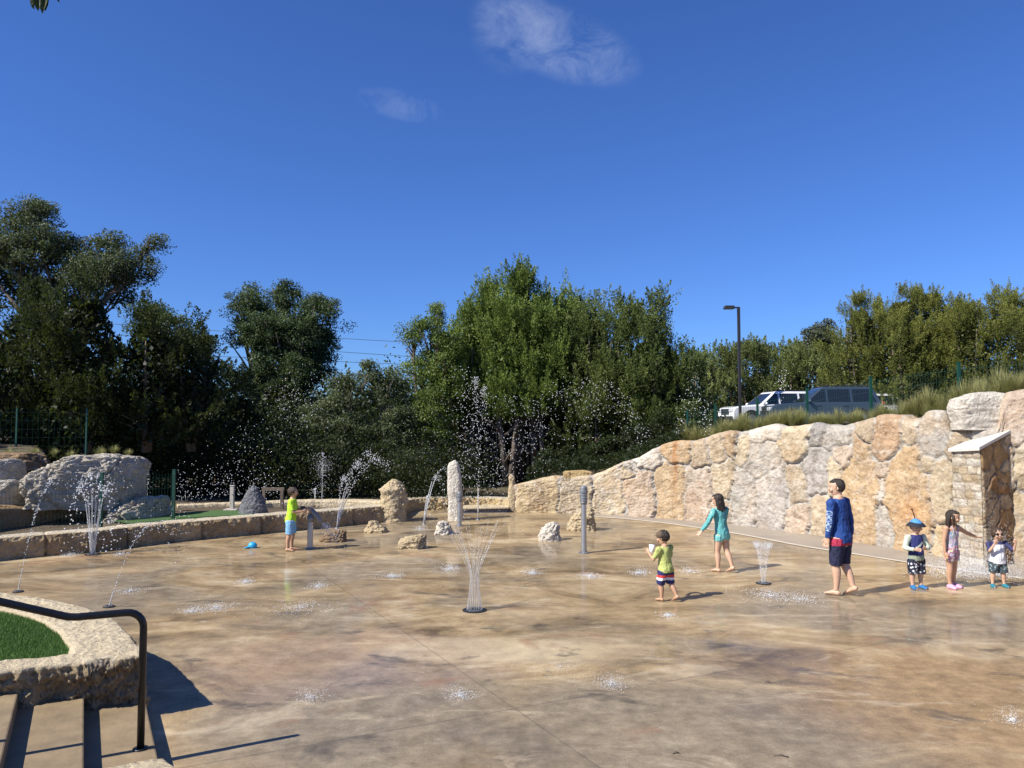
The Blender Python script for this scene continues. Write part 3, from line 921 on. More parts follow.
mb.hexa([(a.x, a.y, -0.01), (b_.x, b_.y, -0.01), (b_.x, b_.y + .7, -0.01), (a.x, a.y + .7, -0.01), (a.x, a.y, .10), (b_.x, b_.y, .10), (b_.x, b_.y + .7, .10), (a.x, a.y + .7, .10)])
o = mb.build('stone_step', M_limed, bevel=0.01)
tag(o, 'low dark wet stone step right of the standing stone', 'step')
mb = MB(); mb.hexa([(a.x - .02, a.y - .03, .102), (b_.x + .02, b_.y - .03, .102), (b_.x + .02, b_.y + .7, .102), (a.x - .02, a.y + .7, .102), (a.x - .02, a.y - .03, .145), (b_.x + .02, b_.y - .03, .145), (b_.x + .02, b_.y + .7, .145), (a.x - .02, a.y + .7, .145)])
mb.build('tread', M_cope, parent=o, bevel=0.008)

# ---------------------------------------------------------------- buttress on the right wall
root = empty('buttress', (7.62, 12.55, 0))
tag(root, 'short stone buttress with a sloping pale cap, jutting from the boulder wall at the right', 'buttress')
A_, B_, C_ = Vector((7.50, 13.15, 0)), Vector((7.62, 12.55, 0)), Vector((8.44, 13.02, 0))
D_ = Vector((8.47, 13.36, 0))
def bz(p):   # cap slope: rises towards the wall
    t = (p.x - B_.x) / (C_.x - B_.x)
    return lerp(1.90, 2.18, t)
def face_grid(p, q, zf, cellw, cellh, seed, dp, tints, brick):
    n_ = Vector((q.y - p.y, -(q.x - p.x), 0)).normalized()
    L = (q - p).length
    G, T = [], []
    ns = int(L / 0.018) + 1; nz = 90
    rr = random.Random(seed)
    if not brick:
        sd = [(rr.uniform(-.1, L + .1), rr.uniform(-.1, 2.3), rr.choice(tints)) for _ in range(int(L * 2.2 / (cellw * cellh)))]
    for i in range(ns + 1):
        s = L * i / ns
        base = p.lerp(q, i / ns); zt = zf(base)
        gr, tr = [], []
        for j in range(nz + 1):
            z = -0.02 + (zt + 0.02) * j / nz
            if brick:
                cz = z + 0.03 * noise.noise(Vector((s * 2, z * 0.7, seed)))
                r_ = int(cz // cellh); o_ = (hash((r_, seed)) % 100) / 100 * cellw
                bigrow = (r_ * 7 + seed) % 3 == 0
                cw = cellw * (1.7 if bigrow else 1.0)
                c_ = int((s + o_ + 5) // cw)
                e = min((cz / cellh) % 1, 1 - (cz / cellh) % 1) * cellh
                e = min(e, min(((s + o_ + 5) / cw) % 1, 1 - ((s + o_ + 5) / cw) % 1) * cw)
                tint = tints[hash((r_, c_, seed)) % len(tints)]
                e_ = e
                pr = (hash((r_, c_, 3)) % 100) / 100 * 0.015
            else:
                ws = s + .05 * noise.noise(Vector((s * 5, z * 5, seed))); wz = z + .05 * noise.noise(Vector((s * 5, z * 5, seed + 9)))
                ds_ = sorted((max(abs(ws - a) / cellw, abs(wz - b_) / cellh * .9) + .4 * math.hypot((ws - a) / cellw, (wz - b_) / cellh), k) for k, (a, b_, c2) in enumerate(sd))
                e_ = (ds_[1][0] - ds_[0][0]) * cellw * .5
                tint = sd[ds_[0][1]][2]; pr = (ds_[0][1] * 37 % 100) / 100 * 0.025
            m_ = sm(0.005, 0.015, e_)
            d = m_ * (dp + pr) + 0.010 * noise.fractal(Vector((s * 9, z * 9, seed)), .8, 2, 4)
            ed = min(s, L - s)
            d *= sm(-0.005, 0.02, ed) * .9 + .1
            mort = (0.30, 0.25, 0.19)
            v = 0.85 + .3 * noise.noise(Vector((s * 6, z * 6, 1)))
            gr.append(tuple(base + n_ * d + Vector((0, 0, z)))); tr.append((*[lerp(mort[c3], tint[c3] * v, m_) for c3 in range(3)], 1))
        G.append(gr); T.append(tr)
    return G, T
G, T = face_grid(A_, B_, bz, 0.2, 0.135, 3, 0.014, [(0.60, 0.53, 0.41), (0.56, 0.48, 0.35), (0.64, 0.59, 0.49), (0.54, 0.43, 0.28)], True)
o = obj_from('end_face', grid_mesh('end_face', G, T), M_ash, smooth=True); o.parent = root; o.location = -root.location
G, T = face_grid(B_, C_, bz, 0.34, 0.24, 6, 0.025, [(0.46, 0.30, 0.14), (0.40, 0.27, 0.15), (0.50, 0.38, 0.24), (0.54, 0.43, 0.29), (0.38, 0.22, 0.10)], False)
o = obj_from('side_face', grid_mesh('side_face', G, T), M_ash, smooth=True); o.parent = root; o.location = -root.location
mb = MB()
def cp(p, dz): return (p.x - root.location.x, p.y - root.location.y, bz(p) + dz)
ov = [A_ + Vector((-.07, .0, 0)), B_ + Vector((-.06, -.07, 0)), C_ + Vector((.05, -.03, 0)), D_ + Vector((0, .05, 0))]
mb.hexa([cp(p, .004) for p in ov] + [cp(p, .064) for p in ov])
mb.build('cap_slab', M_cap, parent=root, bevel=0.008)
mb = MB(); mb.prism([tuple(p + Vector((0, 0, 0)) - root.location) for p in (A_ + Vector((.02, 0, 0)), B_ + Vector((.02, .03, 0)), C_ + Vector((0, .03, 0)), D_)], (0, 0, 1.8))
mb.build('core', M_conc, parent=root)

# ---------------------------------------------------------------- foreground planter, steps, handrail
ZP = 0.48
cor = [((-420, 552), (-420, 576)), ((-150, 577), (-150, 597)), ((0, 592), (0, 609)), ((35, 597), (26, 615)), ((62, 601.5), (44, 621.5)), ((92, 609), (58, 631)), ((113, 618), (65, 640)), ((130, 634), (69, 646)), ((139, 645), (70, 650)),
       ((147, 654), (67, 654.5)), ((110, 659), (56, 656)), ((75, 663.5), (40, 657.5)), ((0, 673), (0, 661)), ((-150, 694), (-150, 682)), ((-420, 734), (-420, 716))]
op = [gp(*a, ZP) for a, _ in cor]; ip = [gp(*b_, ZP) for _, b_ in cor]
def dense(pl, n):
    out = []
    for a, b_ in zip(pl, pl[1:]):
        for k in range(n): out.append(a.lerp(b_, k / n))
    out.append(pl[-1]); return out
OD, ID = dense(op, 34), dense(ip, 34)
NS = len(OD)
root = empty('stone_planter', (OD[NS // 2].x, OD[NS // 2].y, 0))
tag(root, 'raised planter edged with rough cream limestone and filled with green turf, beside the steps', 'planter')
G = []
for k in range(NS):
    a, b_ = OD[k], ID[k]
    d = (OD[min(NS - 1, k + 2)] - OD[max(0, k - 2)]).normalized(); n = Vector((-d.y, d.x, 0))   # outward
    row = []
    front = k > 9 * 34
    amp = 0.06 if front else 0.045
    for j in range(32):
        z = -0.02 + (ZP + 0.02) * j / 31
        q = Vector((a.x, a.y, z))
        dd = amp * (noise.fractal(q * 4.2, .38, 2.15, 7) - .6 * max(0, .16 - abs(noise.noise(q * 5.3)))) * (1 - .75 * sm(.86, 1, j / 31)) - (0.05 if front else .02) * (1 - j / 31) - 0.012 * sm(.96, 1, j / 31)
        row.append(a.xy.to_3d() + n * dd + Vector((0, 0, z)))
    for j in range(1, 11):
        t = j / 10
        q = a.lerp(b_, t)
        zz = ZP + 0.010 * noise.fractal(q * 7, .8, 2, 5) + .006
        if j == 1: q = a.lerp(b_, .06)
        e = (b_ - a).normalized() * (0.02 * noise.noise(q * 9)) if t > .8 else Vector((0, 0, 0))
        row.append(Vector((q.x, q.y, zz - (0.012 if j == 10 else 0))) + e)
    row.append(Vector((row[-1].x, row[-1].y, ZP - 0.1)))
    G.append([tuple(p - root.location) for p in row])
o = obj_from('stone_edging', grid_mesh('stone_edging', G), [M_cope, M_rockface], parent=root, smooth=True)
nr_ = len(G[0]) - 1
for k, p in enumerate(o.data.polygons):
    p.material_index = 1 if (k % nr_) < 30 else 0
tp = [((p.x - root.location.x), (p.y - root.location.y), ZP - 0.03) for p in ID]
mb = MB(); mb.add(tp, [tuple(range(len(tp)))]); o = mb.build('turf', M_turf, parent=root)
# turf blades
rn = np.random.default_rng(4)
from mathutils.geometry import intersect_point_tri_2d
pg = np.array([(p.x, p.y) for p in ID])
def inside(x, y):
    r_ = np.zeros(x.shape, bool); j = len(pg) - 1
    for i in range(len(pg)):
        xi, yi = pg[i]; xj, yj = pg[j]
        cnd = ((yi > y) != (yj > y)) & (x < (xj - xi) * (y - yi) / (yj - yi + 1e-12) + xi)
        r_ ^= cnd; j = i
    return r_
n_ = 150000
x = rn.uniform(-5.6, -3.2, n_); y = rn.uniform(5.0, 8.0, n_)
k = inside(x, y); x, y = x[k], y[k]
n_ = len(x); print('turf blades', n_)
ang = rn.uniform(0, 2 * np.pi, n_); h_ = rn.uniform(0.018, 0.036, n_); lx = rn.normal(0, 0.011, n_); ly = rn.normal(0, 0.011, n_)
wd = 0.0022
V = np.zeros((n_, 3, 3))
V[:, 0] = np.stack([x - np.cos(ang) * wd, y - np.sin(ang) * wd, np.full(n_, ZP - 0.032)], 1)
V[:, 1] = np.stack([x + np.cos(ang) * wd, y + np.sin(ang) * wd, np.full(n_, ZP - 0.032)], 1)
V[:, 2] = np.stack([x + lx, y + ly, ZP - 0.03 + h_], 1)
V -= np.array(root.location)[None, None]
o = obj_from('turf_blades', quads_mesh('turf_blades', V, rn.uniform(0, 1, n_), 3), L_turf, parent=root); tag(o, kind='stuff')

SU = Vector((0.875, 0.485, 0)).normalized(); SV = Vector((-SU.y, SU.x, 0))
B0 = gp(146, 703, 0.105); B0.z = 0
B0 = B0 + SV * 0.12
root = empty('stone_steps', (B0.x, B0.y, 0))
tag(root, 'flight of brown concrete steps coming down onto the pad beside the planter', 'steps')
TR = 0.43
for i in range(5):
    z1 = 0.105 * (i + 1)
    e0 = -TR * i; e1 = -TR * (i + 1) - (0.02 if i < 4 else 1.6)
    vs_ = []
    for z in (-0.01 if i == 0 else 0.105 * i - 0.02, z1):
        for (u, v) in ((e1, -2.6), (e0, -2.6), (e0, 0.0), (e1, 0.0)):
            vs_.append(tuple(SU * u + SV * v + Vector((0, 0, z))))
    mb = MB(); mb.hexa(vs_)
    mb.build('tread', M_conc, parent=root, bevel=0.012)

# rail
post = gp(140.5, 749, 0.105); post.z = 0.105
root = empty('handrail', post)
tag(root, 'black steel pipe handrail beside the steps', 'handrail')
top = 1.03 - 0.105
pts = [Vector((0, 0, 0)), Vector((0, 0, top - 0.11))]
for k in range(1, 7):
    a = k / 6 * math.pi / 2
    pts.append(Vector((0, 0, top - 0.11 + 0.11 * math.sin(a))) - SU * (0.11 * (1 - math.cos(a))))
pts.append(Vector((0, 0, top + .005)) - SU * 0.40)
pts.append(Vector((0, 0, top + .012)) - SU * 0.45)
pts.append(Vector((0, 0, top + 0.03)) - SU * 0.50)
for q in (0.9, 1.25):
    pts.append(Vector((0, 0, top + 0.03 + (q - 0.5) * 0.372)) - SU * q)
mb = MB(); mb.tube(pts, [0.0245] * len(pts), n=14, side=SV)
mb.build('pipe', M_black, parent=root, smooth=True)
mb = MB(); e_ = pts[-1]; mb.tube([e_, Vector((e_.x, e_.y, 0.55))], [0.0245, 0.0245], n=14); mb.build('upper_post', M_black, parent=root, smooth=True)
mb = MB(); mb.tube([(0, 0, -.005), (0, 0, 0.008), (0, 0, .012)], [0.05, 0.05, 0.026], n=16); mb.build('floor_flange', M_black, parent=root, smooth=True)

def rough_block(name, poly, z0, z1, mat, label, cat, amp=0.03, res=0.06):
    """stone block over a convex plan polygon"""
    c_ = sum((Vector(p) for p in poly), Vector((0, 0))) / len(poly)
    ring = []
    for a, b_ in zip(poly, poly[1:] + poly[:1]):
        L = math.hypot(b_[0] - a[0], b_[1] - a[1]); n = max(2, int(L / res))
        ring += [Vector((lerp(a[0], b_[0], k / n), lerp(a[1], b_[1], k / n))) for k in range(n)]
    ring.append(ring[0])
    G = []
    for p in ring:
        n = (p - c_).normalized(); row = []
        for j in range(12):
            z = lerp(z0, z1, j / 11); q = Vector((p.x, p.y, z))
            d = amp * noise.fractal(q * 5, .8, 2, 5) - .03 * sm(.85, 1, j / 11)
            row.append((p.x + n.x * d - c_.x, p.y + n.y * d - c_.y, z))
        for j in range(1, 12):
            q = p.lerp(c_, 0.03 + .97 * j / 11)
            row.append((q.x - c_.x, q.y - c_.y, z1 + .012 * noise.fractal(Vector((q.x, q.y, 1)) * 6, .8, 2, 5)))
        G.append(row)
    o = obj_from(name, grid_mesh(name, G), mat, smooth=True, loc=(c_.x, c_.y, 0)); tag(o, label, cat); return o
zb = 0.32
pl = [gp(96, 768, zb), gp(163, 756.5, zb), gp(177, 764, zb), gp(230, 850, zb), gp(90, 900, zb)]
rough_block('cheek_block', [(p.x, p.y) for p in pl][::-1], -0.02, zb, M_cope, 'rough white limestone cheek block at the near foot of the steps', 'stone block')

# terrace the viewer stands on
mb = MB()
mb.box((-2.5, -2.2, 0.39), (12, 9.0, 0.80))
o = mb.build('terrace', M_conc, bevel=0.02); tag(o, kind='structure')
# ================================================================ trees
def unit(v):
    return v / np.maximum(np.linalg.norm(v, axis=1, keepdims=True), 1e-9)

def leaves(cent, axis, L, W, rg):
    """rhombic leaf faces round points with given long axes"""
    n = len(cent)
    a = unit(axis)
    r_ = unit(rg.normal(size=(n, 3)))
    s = unit(np.cross(a, r_))
    L = np.broadcast_to(L, n)[:, None]; W = np.broadcast_to(W, n)[:, None]
    V = np.zeros((n, 4, 3))
    V[:, 0] = cent - a * L * .5; V[:, 1] = cent + s * W * .5 - a * L * .05; V[:, 2] = cent + a * L * .5; V[:, 3] = cent - s * W * .5 - a * L * .05
    return V

def limb_mesh(segs):
    mb = MB()
    for pts, rad in segs: mb.tube(pts, rad, n=7)
    return mb

def juniper(name, px, Y, zb, top_py, half_px, label, mat, seed, cat='tree', low=0.06, shape='cone', dens=1.0, group=None, lsize=1.0, peaks=None, skew=0.0):
    rg = np.random.default_rng(seed)
    b0 = at(px, 500, Y); root = empty(name, (b0.x, Y, zb)); tag(root, label, cat, group)
    H = at(px, top_py, Y).z - zb; W = half_px / F * Y
    crowns = peaks or [(0.0, 0.0, 1.0, 1.0)]       # (dx fraction, dy fraction, height fraction, width fraction)
    Vs, Vr = [], []
    segs = []
    for (fx, fy, fh, fw) in crowns:
        hh = H * fh; ww = W * fw
        ax = np.array([fx * W, fy * W, 0.0])
        area = hh * ww * 3.2
        nB = max(8, int(area * 1.05))
        npb = max(5, int(12 * dens)); nP = nB * npb
        u = rg.uniform(0, 1, nB)
        tb_ = low / fh + (1 - low / fh) * u ** 0.95
        azb = rg.uniform(0, 2 * np.pi, nB)
        ph1, ph2 = rg.uniform(0, 6.28, 2)
        if shape == 'cone':
            prof_ = np.interp(tb_, [0, .1, .3, .55, .8, .93, 1], [.72, .95, 1.0, .86, .50, .22, .03])
        else:
            prof_ = np.interp(tb_, [0, .12, .35, .6, .8, .93, 1], [.60, .92, 1.0, .97, .76, .42, .06])
        rr = ww * prof_ * (0.86 + .2 * np.sin(azb * 3 + ph1 + tb_ * 9)) * rg.uniform(0.30, 1.12, nB) ** 0.5
        bc = ax + np.stack([rr * np.cos(azb) + skew * W * tb_ * tb_, rr * np.sin(azb), tb_ * hh * 0.955], 1)
        bs = rg.uniform(.15, .28, nB) * min(1.25, H / 6 + .3) * (1.15 - .45 * tb_) * (.5 + .5 * lsize)
        base = (bc[:, None, :] + rg.normal(size=(nB, npb, 3)) * bs[:, None, None] * np.array([1, 1, .75])).reshape(-1, 3)
        t = np.repeat(tb_, npb); az = np.repeat(azb, npb); bvar = np.repeat(rg.uniform(-.2, .2, nB), npb)
        outw = np.stack([np.cos(az), np.sin(az), np.zeros(nP)], 1)
        d = unit(outw * rg.uniform(.2, .75, nP)[:, None] * (1.12 - t)[:, None] + np.array([0, 0, 1.0]) * rg.uniform(.45, 1.0, nP)[:, None] + rg.normal(0, .18, (nP, 3)))
        pl = rg.uniform(.30, .72, nP) * (1 + .35 * (t > .7)) * (0.8 + 0.3 * (1 - t)) * min(1.2, H / 6 + .35) * (.55 + .45 * lsize)
        nl = 84
        s = rg.uniform(0, 1, (nP, nl)) ** 0.85
        rad = (0.34 * (1 - s) ** .8 + .03) * pl[:, None] * 1.05
        dirs = unit(rg.normal(size=(nP * nl, 3))).reshape(nP, nl, 3)
        c_ = base[:, None, :] + d[:, None, :] * (s * pl[:, None])[:, :, None] + dirs * (rad * rg.uniform(.3, 1, (nP, nl)))[:, :, None]
        axd = d[:, None, :] * 1.0 + dirs * .75
        vv = np.clip(bvar[:, None] + rg.uniform(0, 1, nP)[:, None] * .35 + s * .45 + rg.uniform(0, .3, (nP, nl)), 0, 1)  # yellower plume tips, also painted as lit against darker bases
        c_ = c_.reshape(-1, 3); axd = axd.reshape(-1, 3)
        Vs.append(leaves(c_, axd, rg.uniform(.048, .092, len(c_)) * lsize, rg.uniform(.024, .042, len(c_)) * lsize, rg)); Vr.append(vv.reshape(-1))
        # inner leaf mass fills the crown, coloured darker to paint in its shade
        nI = int(area * 130 * dens)
        t = low / fh + (0.9 - low / fh) * rg.uniform(0, 1, nI); az = rg.uniform(0, 6.283, nI)
        pr2 = np.interp(t, [0, .1, .3, .6, .9, 1], [.5, .8, .85, .7, .25, .05]) * ww * .72 * rg.uniform(0, 1, nI) ** .5
        c2 = ax + np.stack([pr2 * np.cos(az), pr2 * np.sin(az), t * hh], 1)
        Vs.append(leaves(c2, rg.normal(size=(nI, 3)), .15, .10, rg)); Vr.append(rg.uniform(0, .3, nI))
        # stems
        k = 1 + int(rg.integers(1, 3))
        for q in range(k):
            a0 = rg.uniform(0, 6.28); dx, dy = .35 * ww * math.cos(a0), .35 * ww * math.sin(a0)
            p0 = Vector((ax[0] + .12 * dx, ax[1] + .12 * dy, -0.1))
            pts = [p0, p0 + Vector((dx * .25, dy * .25, hh * .22)), p0 + Vector((dx * .6, dy * .6, hh * .5)), p0 + Vector((dx * .8, dy * .8, hh * .8))]
            r0 = .035 * hh * .5 + .03
            segs.append((pts, [r0, r0 * .75, r0 * .5, r0 * .15]))
            for b_ in range(4):
                t0 = rg.uniform(.15, .6); pp = pts[0].lerp(pts[2], t0)
                a1 = rg.uniform(0, 6.28); e = pp + Vector((math.cos(a1), math.sin(a1), .6)) * ww * .55
                segs.append(([pp, pp.lerp(e, .5) + Vector((0, 0, .1)), e], [r0 * .4, r0 * .28, r0 * .08]))
    limb_mesh(segs).build('trunk', M_bark, parent=root, smooth=True)
    V = np.concatenate(Vs); obj_from('crown', quads_mesh('crown', V, np.concatenate(Vr)), mat, parent=root)
    return root

def broadleaf(name, px, Y, zb, lobes, label, mat, seed, cat='tree', dens=1.0, leaf=.082, bark=None, trunk_r=.16, group=None, gap=.0, clump=.38):
    """lobes: (px, py, radius px, depth offset m)"""
    rg = np.random.default_rng(seed)
    b0 = at(px, 500, Y); root = empty(name, (b0.x, Y, zb)); tag(root, label, cat, group)
    org = Vector((b0.x, Y, zb))
    Vs, Vr, segs = [], [], []
    C0 = Vector((0, 0, 0))
    lob = []
    for (lx, ly, lr, dz) in lobes:
        c_ = at(lx, ly, Y + dz) - org; lob.append((c_, lr / F * (Y + dz)))
    zt = max(c_.z + r_ for c_, r_ in lob)
    fork = Vector((0, 0, min(c_.z for c_, _ in lob) * .55))
    segs.append(([Vector((0, 0, -.15)), fork * .5 + Vector((.05, 0, 0)), fork], [trunk_r * 1.25, trunk_r, trunk_r * .85]))
    for c_, r_ in lob:
        mid = fork.lerp(c_, .5) + Vector(rg.normal(0, .18, 3))
        segs.append(([fork, mid, c_ + Vector((0, 0, -.1 * r_))], [trunk_r * .6, trunk_r * .4, trunk_r * .14]))
        for k in range(7):
            e = c_ + Vector(unit(rg.normal(size=(1, 3)))[0]) * r_ * .85
            s0 = mid.lerp(c_, rg.uniform(.2, 1))
            segs.append(([s0, s0.lerp(e, .5) + Vector((0, 0, .06)), e], [trunk_r * .22, trunk_r * .14, trunk_r * .04]))
        nC = int(4 * math.pi * r_ * r_ * 3.0 * dens) + 5
        d = unit(rg.normal(size=(nC, 3))); d[:, 2] = np.where(d[:, 2] < -.6, -d[:, 2], d[:, 2])
        rad = r_ * rg.uniform(.45, 1.04, nC) ** .55
        nz = .80 + .22 * np.sin(d[:, 0] * 7 + seed) * np.sin(d[:, 2] * 6 + seed * 2) + .18 * np.sin(d[:, 1] * 9 + d[:, 2] * 5)
        cc = np.array(c_) + d * (rad * nz)[:, None] * np.array([1, 1, .92])
        if gap:
            keep = rg.uniform(0, 1, nC) > gap; cc = cc[keep]; d = d[keep]; nC = len(cc)
        nl = 120
        off_ = unit(rg.normal(size=(nC * nl, 3))).reshape(nC, nl, 3) * rg.uniform(0, 1, (nC, nl, 1)) ** .42 * (clump * .92) * np.array([1, 1, .66]) * rg.uniform(.6, 1.2, (nC, 1, 1))
        p = (cc[:, None, :] + off_)
        axd = rg.normal(size=(nC, nl, 3)) + d[:, None, :] * .5 + np.array([0, 0, -.15])
        vv = np.clip(rg.uniform(0, .5, nC)[:, None] + .30 * off_[:, :, 2] / clump + rg.uniform(0, .45, (nC, nl)), 0, 1)  # leaves high in a clump paler, light from above painted in
        p = p.reshape(-1, 3)
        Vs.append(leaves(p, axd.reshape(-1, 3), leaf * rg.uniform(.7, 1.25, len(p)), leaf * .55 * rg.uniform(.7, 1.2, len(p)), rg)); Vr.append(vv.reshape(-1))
        nI = int(r_ ** 3 * 200)
        q = unit(rg.normal(size=(nI, 3))) * (r_ * .68 * rg.uniform(0, 1, nI) ** .4)[:, None] + np.array(c_)
        Vs.append(leaves(q, rg.normal(size=(nI, 3)), .16, .11, rg)); Vr.append(rg.uniform(0, .25, nI))  # inner leaves coloured darker, shade inside the lobe painted in
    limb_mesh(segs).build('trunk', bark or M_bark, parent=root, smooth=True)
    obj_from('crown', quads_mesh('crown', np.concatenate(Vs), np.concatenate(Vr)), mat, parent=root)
    return root

# ---- left group
broadleaf('live_oak', 60, 27, 1.7, [(-30, 245, 44, 0), (25, 232, 38, 0), (5, 278, 45, 1), (70, 262, 36, .5), (108, 255, 30, 0), (140, 270, 24, 0), (150, 245, 14, 0), (118, 292, 26, 1), (60, 300, 40, 1), (-50, 300, 50, 0), (36, 212, 18, 0), (42, 250, 30, -.5), (85, 275, 26, -.5), (10, 255, 34, -.5), (110, 270, 24, -.5)],
          'tall grey green live oak with open twiggy top at the far left', L_oakg, 2, dens=.75, gap=.2, clump=.48, trunk_r=.15)
juniper('juniper_tree', 68, 19.5, 1.7, 283, 92, 'broad dark juniper above the rock ledge on the left', L_jund, 3, low=.03, shape='round', dens=1.1, peaks=[(0.15, 0, 1.0, .75), (-.5, .1, .93, .8), (.75, .15, .84, .6), (1.15, .4, .68, .45)])
broadleaf('oak_tree', 178, 22.5, .8, [(172, 330, 22, 0), (190, 352, 24, 0), (150, 322, 24, .5), (205, 345, 11, 0), (160, 365, 30, .5), (182, 385, 22, 0)],
          'small dark oak with drooping twigs between the broad dark juniper and the tall round oak', L_oak, 4, dens=1.0, gap=.1)
juniper('juniper_tree', 205, 23, .4, 372, 46, 'low dark juniper with a bare reddish trunk beside the tall round oak', L_jund, 6, low=.16, shape='round', peaks=[(0, 0, 1, .9), (-.6, .2, .9, .7), (.7, .3, .86, .7)])
juniper('juniper_tree', -70, 19, 1.8, 300, 80, 'dark juniper cut by the left edge of the picture above the rocks', L_jund, 7, low=.03, shape='round')
broadleaf('oak_tree', 283, 29, .6, [(250, 308, 26, 0), (285, 300, 22, .3), (318, 316, 27, 0), (283, 335, 34, -.3), (322, 345, 23, .2), (270, 362, 30, -.3), (312, 372, 28, 0), (285, 400, 34, 0), (255, 420, 22, .3), (315, 420, 28, 0), (243, 335, 18, 0), (280, 440, 36, .5), (262, 335, 26, -.4), (302, 342, 30, -.4), (296, 375, 30, -.5), (262, 385, 26, 0)],
          'tall round topped dark green oak standing alone against the sky left of centre', L_oak, 8, dens=1.2, clump=.42, trunk_r=.24)
broadleaf('shrub', 350, 24, .45, [(322, 420, 26, 0), (350, 395, 28, 0), (385, 392, 28, .3), (345, 440, 30, -.2), (385, 440, 32, 0), (322, 455, 20, 0), (405, 420, 22, .2), (368, 372, 13, 0), (360, 470, 26, 0)],
          'grey green spreading shrub behind the spray, between the tall oak and the centre junipers', L_shr, 9, cat='shrub', dens=1.0, trunk_r=.08, bark=M_barkl, leaf=.075)
broadleaf('shrub', 400, 23.2, .4, [(395, 480, 18, 0), (425, 482, 17, 0), (372, 486, 14, 0), (405, 462, 14, .2)],
          'low green shrub just behind the tall notched boulder', L_shr, 10, cat='shrub', dens=1.0, trunk_r=.05, leaf=.07)
broadleaf('tree', 432, 24.5, .4, [(430, 330, 20, 0), (412, 340, 14, 0), (445, 352, 26, 0), (424, 372, 22, 0), (428, 404, 24, -.3), (440, 432, 20, -.3), (450, 385, 24, .2), (420, 425, 14, 0), (437, 312, 9, 0)],
          'bright yellow green feathery tree at the left side of the centre junipers', L_junb, 11, dens=1.25, clump=.36, leaf=.065, trunk_r=.12)
juniper('juniper_tree', 512, 26, .4, 268, 64, 'tallest juniper with a pointed multi tipped crown in the centre', L_junb, 12, low=.30, dens=1.0, shape='cone',
        peaks=[(.14, 0, 1.0, .62), (-.34, .2, .92, .66), (.52, .25, .955, .60), (.80, .5, .945, .55), (-.62, -.1, .78, .7), (.35, -.45, .78, .7), (-.05, -.5, .80, .7)])
juniper('juniper_tree', 632, 25, .8, 298, 60, 'broad dark green juniper on the right of the centre clump, above the boulder wall', L_jun, 13, low=.08, dens=1.0, shape='round',
        peaks=[(-.15, 0, .97, .60), (.42, .1, 1.0, .55), (-.60, .2, .98, .5), (.60, -.2, .76, .6), (.15, -.5, .80, .7), (-.6, -.3, .62, .55), (.75, .1, .55, .5)])
juniper('juniper_tree', 572, 28.5, .6, 302, 56, 'dark juniper half hidden in the middle of the centre clump', L_jun, 14, low=.12, dens=.9, shape='round', peaks=[(0, 0, 1, .8), (-.5, .1, .96, .6), (.5, 0, .97, .6)])
juniper('juniper_tree', 470, 27, .4, 318, 44, 'mid green juniper between the bright feathery tree and the tallest juniper', L_junb, 51, low=.14, dens=.9, shape='round', peaks=[(0, 0, 1, .8), (-.4, -.1, .9, .7), (.5, 0, .93, .6)])
# bare stems in the deep shade of the centre clump
rs = random.Random(21)
STEM = [(452, 25.6), (468, 25.3), (484, 25.6), (497, 25.2), (513, 25.9), (527, 25.5), (543, 24.9), (559, 25.6)]
for k, (px, Y) in enumerate(STEM):
    b0 = at(px, 500, Y); hgt = rs.uniform(3.0, 4.0); r0 = .10 if k == 6 else rs.uniform(.025, .05)
    mb = MB(); lx = rs.uniform(-.2, .2)
    mb.tube([(0, 0, -.1), (lx * .4, 0, hgt * .35), (lx, .1, hgt * .7), (lx * 1.3, .2, hgt)], [r0, r0 * .85, r0 * .7, r0 * .4], n=8)
    for q in range(5):
        z = hgt * rs.uniform(.35, .9); a = rs.uniform(0, 6.28); l = rs.uniform(.3, .9)
        mb.tube([(lx * .7, 0, z), (lx * .7 + math.cos(a) * l, math.sin(a) * l, z + l * .5)], [r0 * .35, r0 * .1], n=5)
    o = mb.build('bare_trunk', M_bark, smooth=True, loc=(b0.x, Y, .4))
    tag(o, 'thick grey bare trunk standing in deep shade under the centre junipers' if k == 6 else 'thin bare grey trunk in the deep shade under the centre junipers', 'tree trunk', 'bare trunks under the centre junipers')
broadleaf('shrub', 693, 22.6, 1.3, [(690, 412, 13, 0), (698, 425, 13, 0), (683, 430, 12, 0)], 'dark bushy shrub at the left end of the grass on the boulder wall', L_jun, 15, cat='shrub', leaf=.08, trunk_r=.04, clump=.25)
broadleaf('shrub', 628, 22.0, .8, [(612, 448, 13, 0), (630, 440, 14, 0), (648, 432, 13, 0), (662, 424, 12, 0), (595, 456, 12, 0)], 'dark shrub hugging the rising top of the boulder wall below the dark junipers', L_jund, 52, cat='shrub', leaf=.07, trunk_r=.04, clump=.28)
broadleaf('shrub', 560, 22.3, .5, [(548, 462, 15, 0), (572, 458, 15, 0), (600, 452, 14, 0)], 'low dark shrub growing right behind the far part of the boulder wall', L_jund, 16, cat='shrub', leaf=.08, trunk_r=.04, clump=.28, dens=.8)

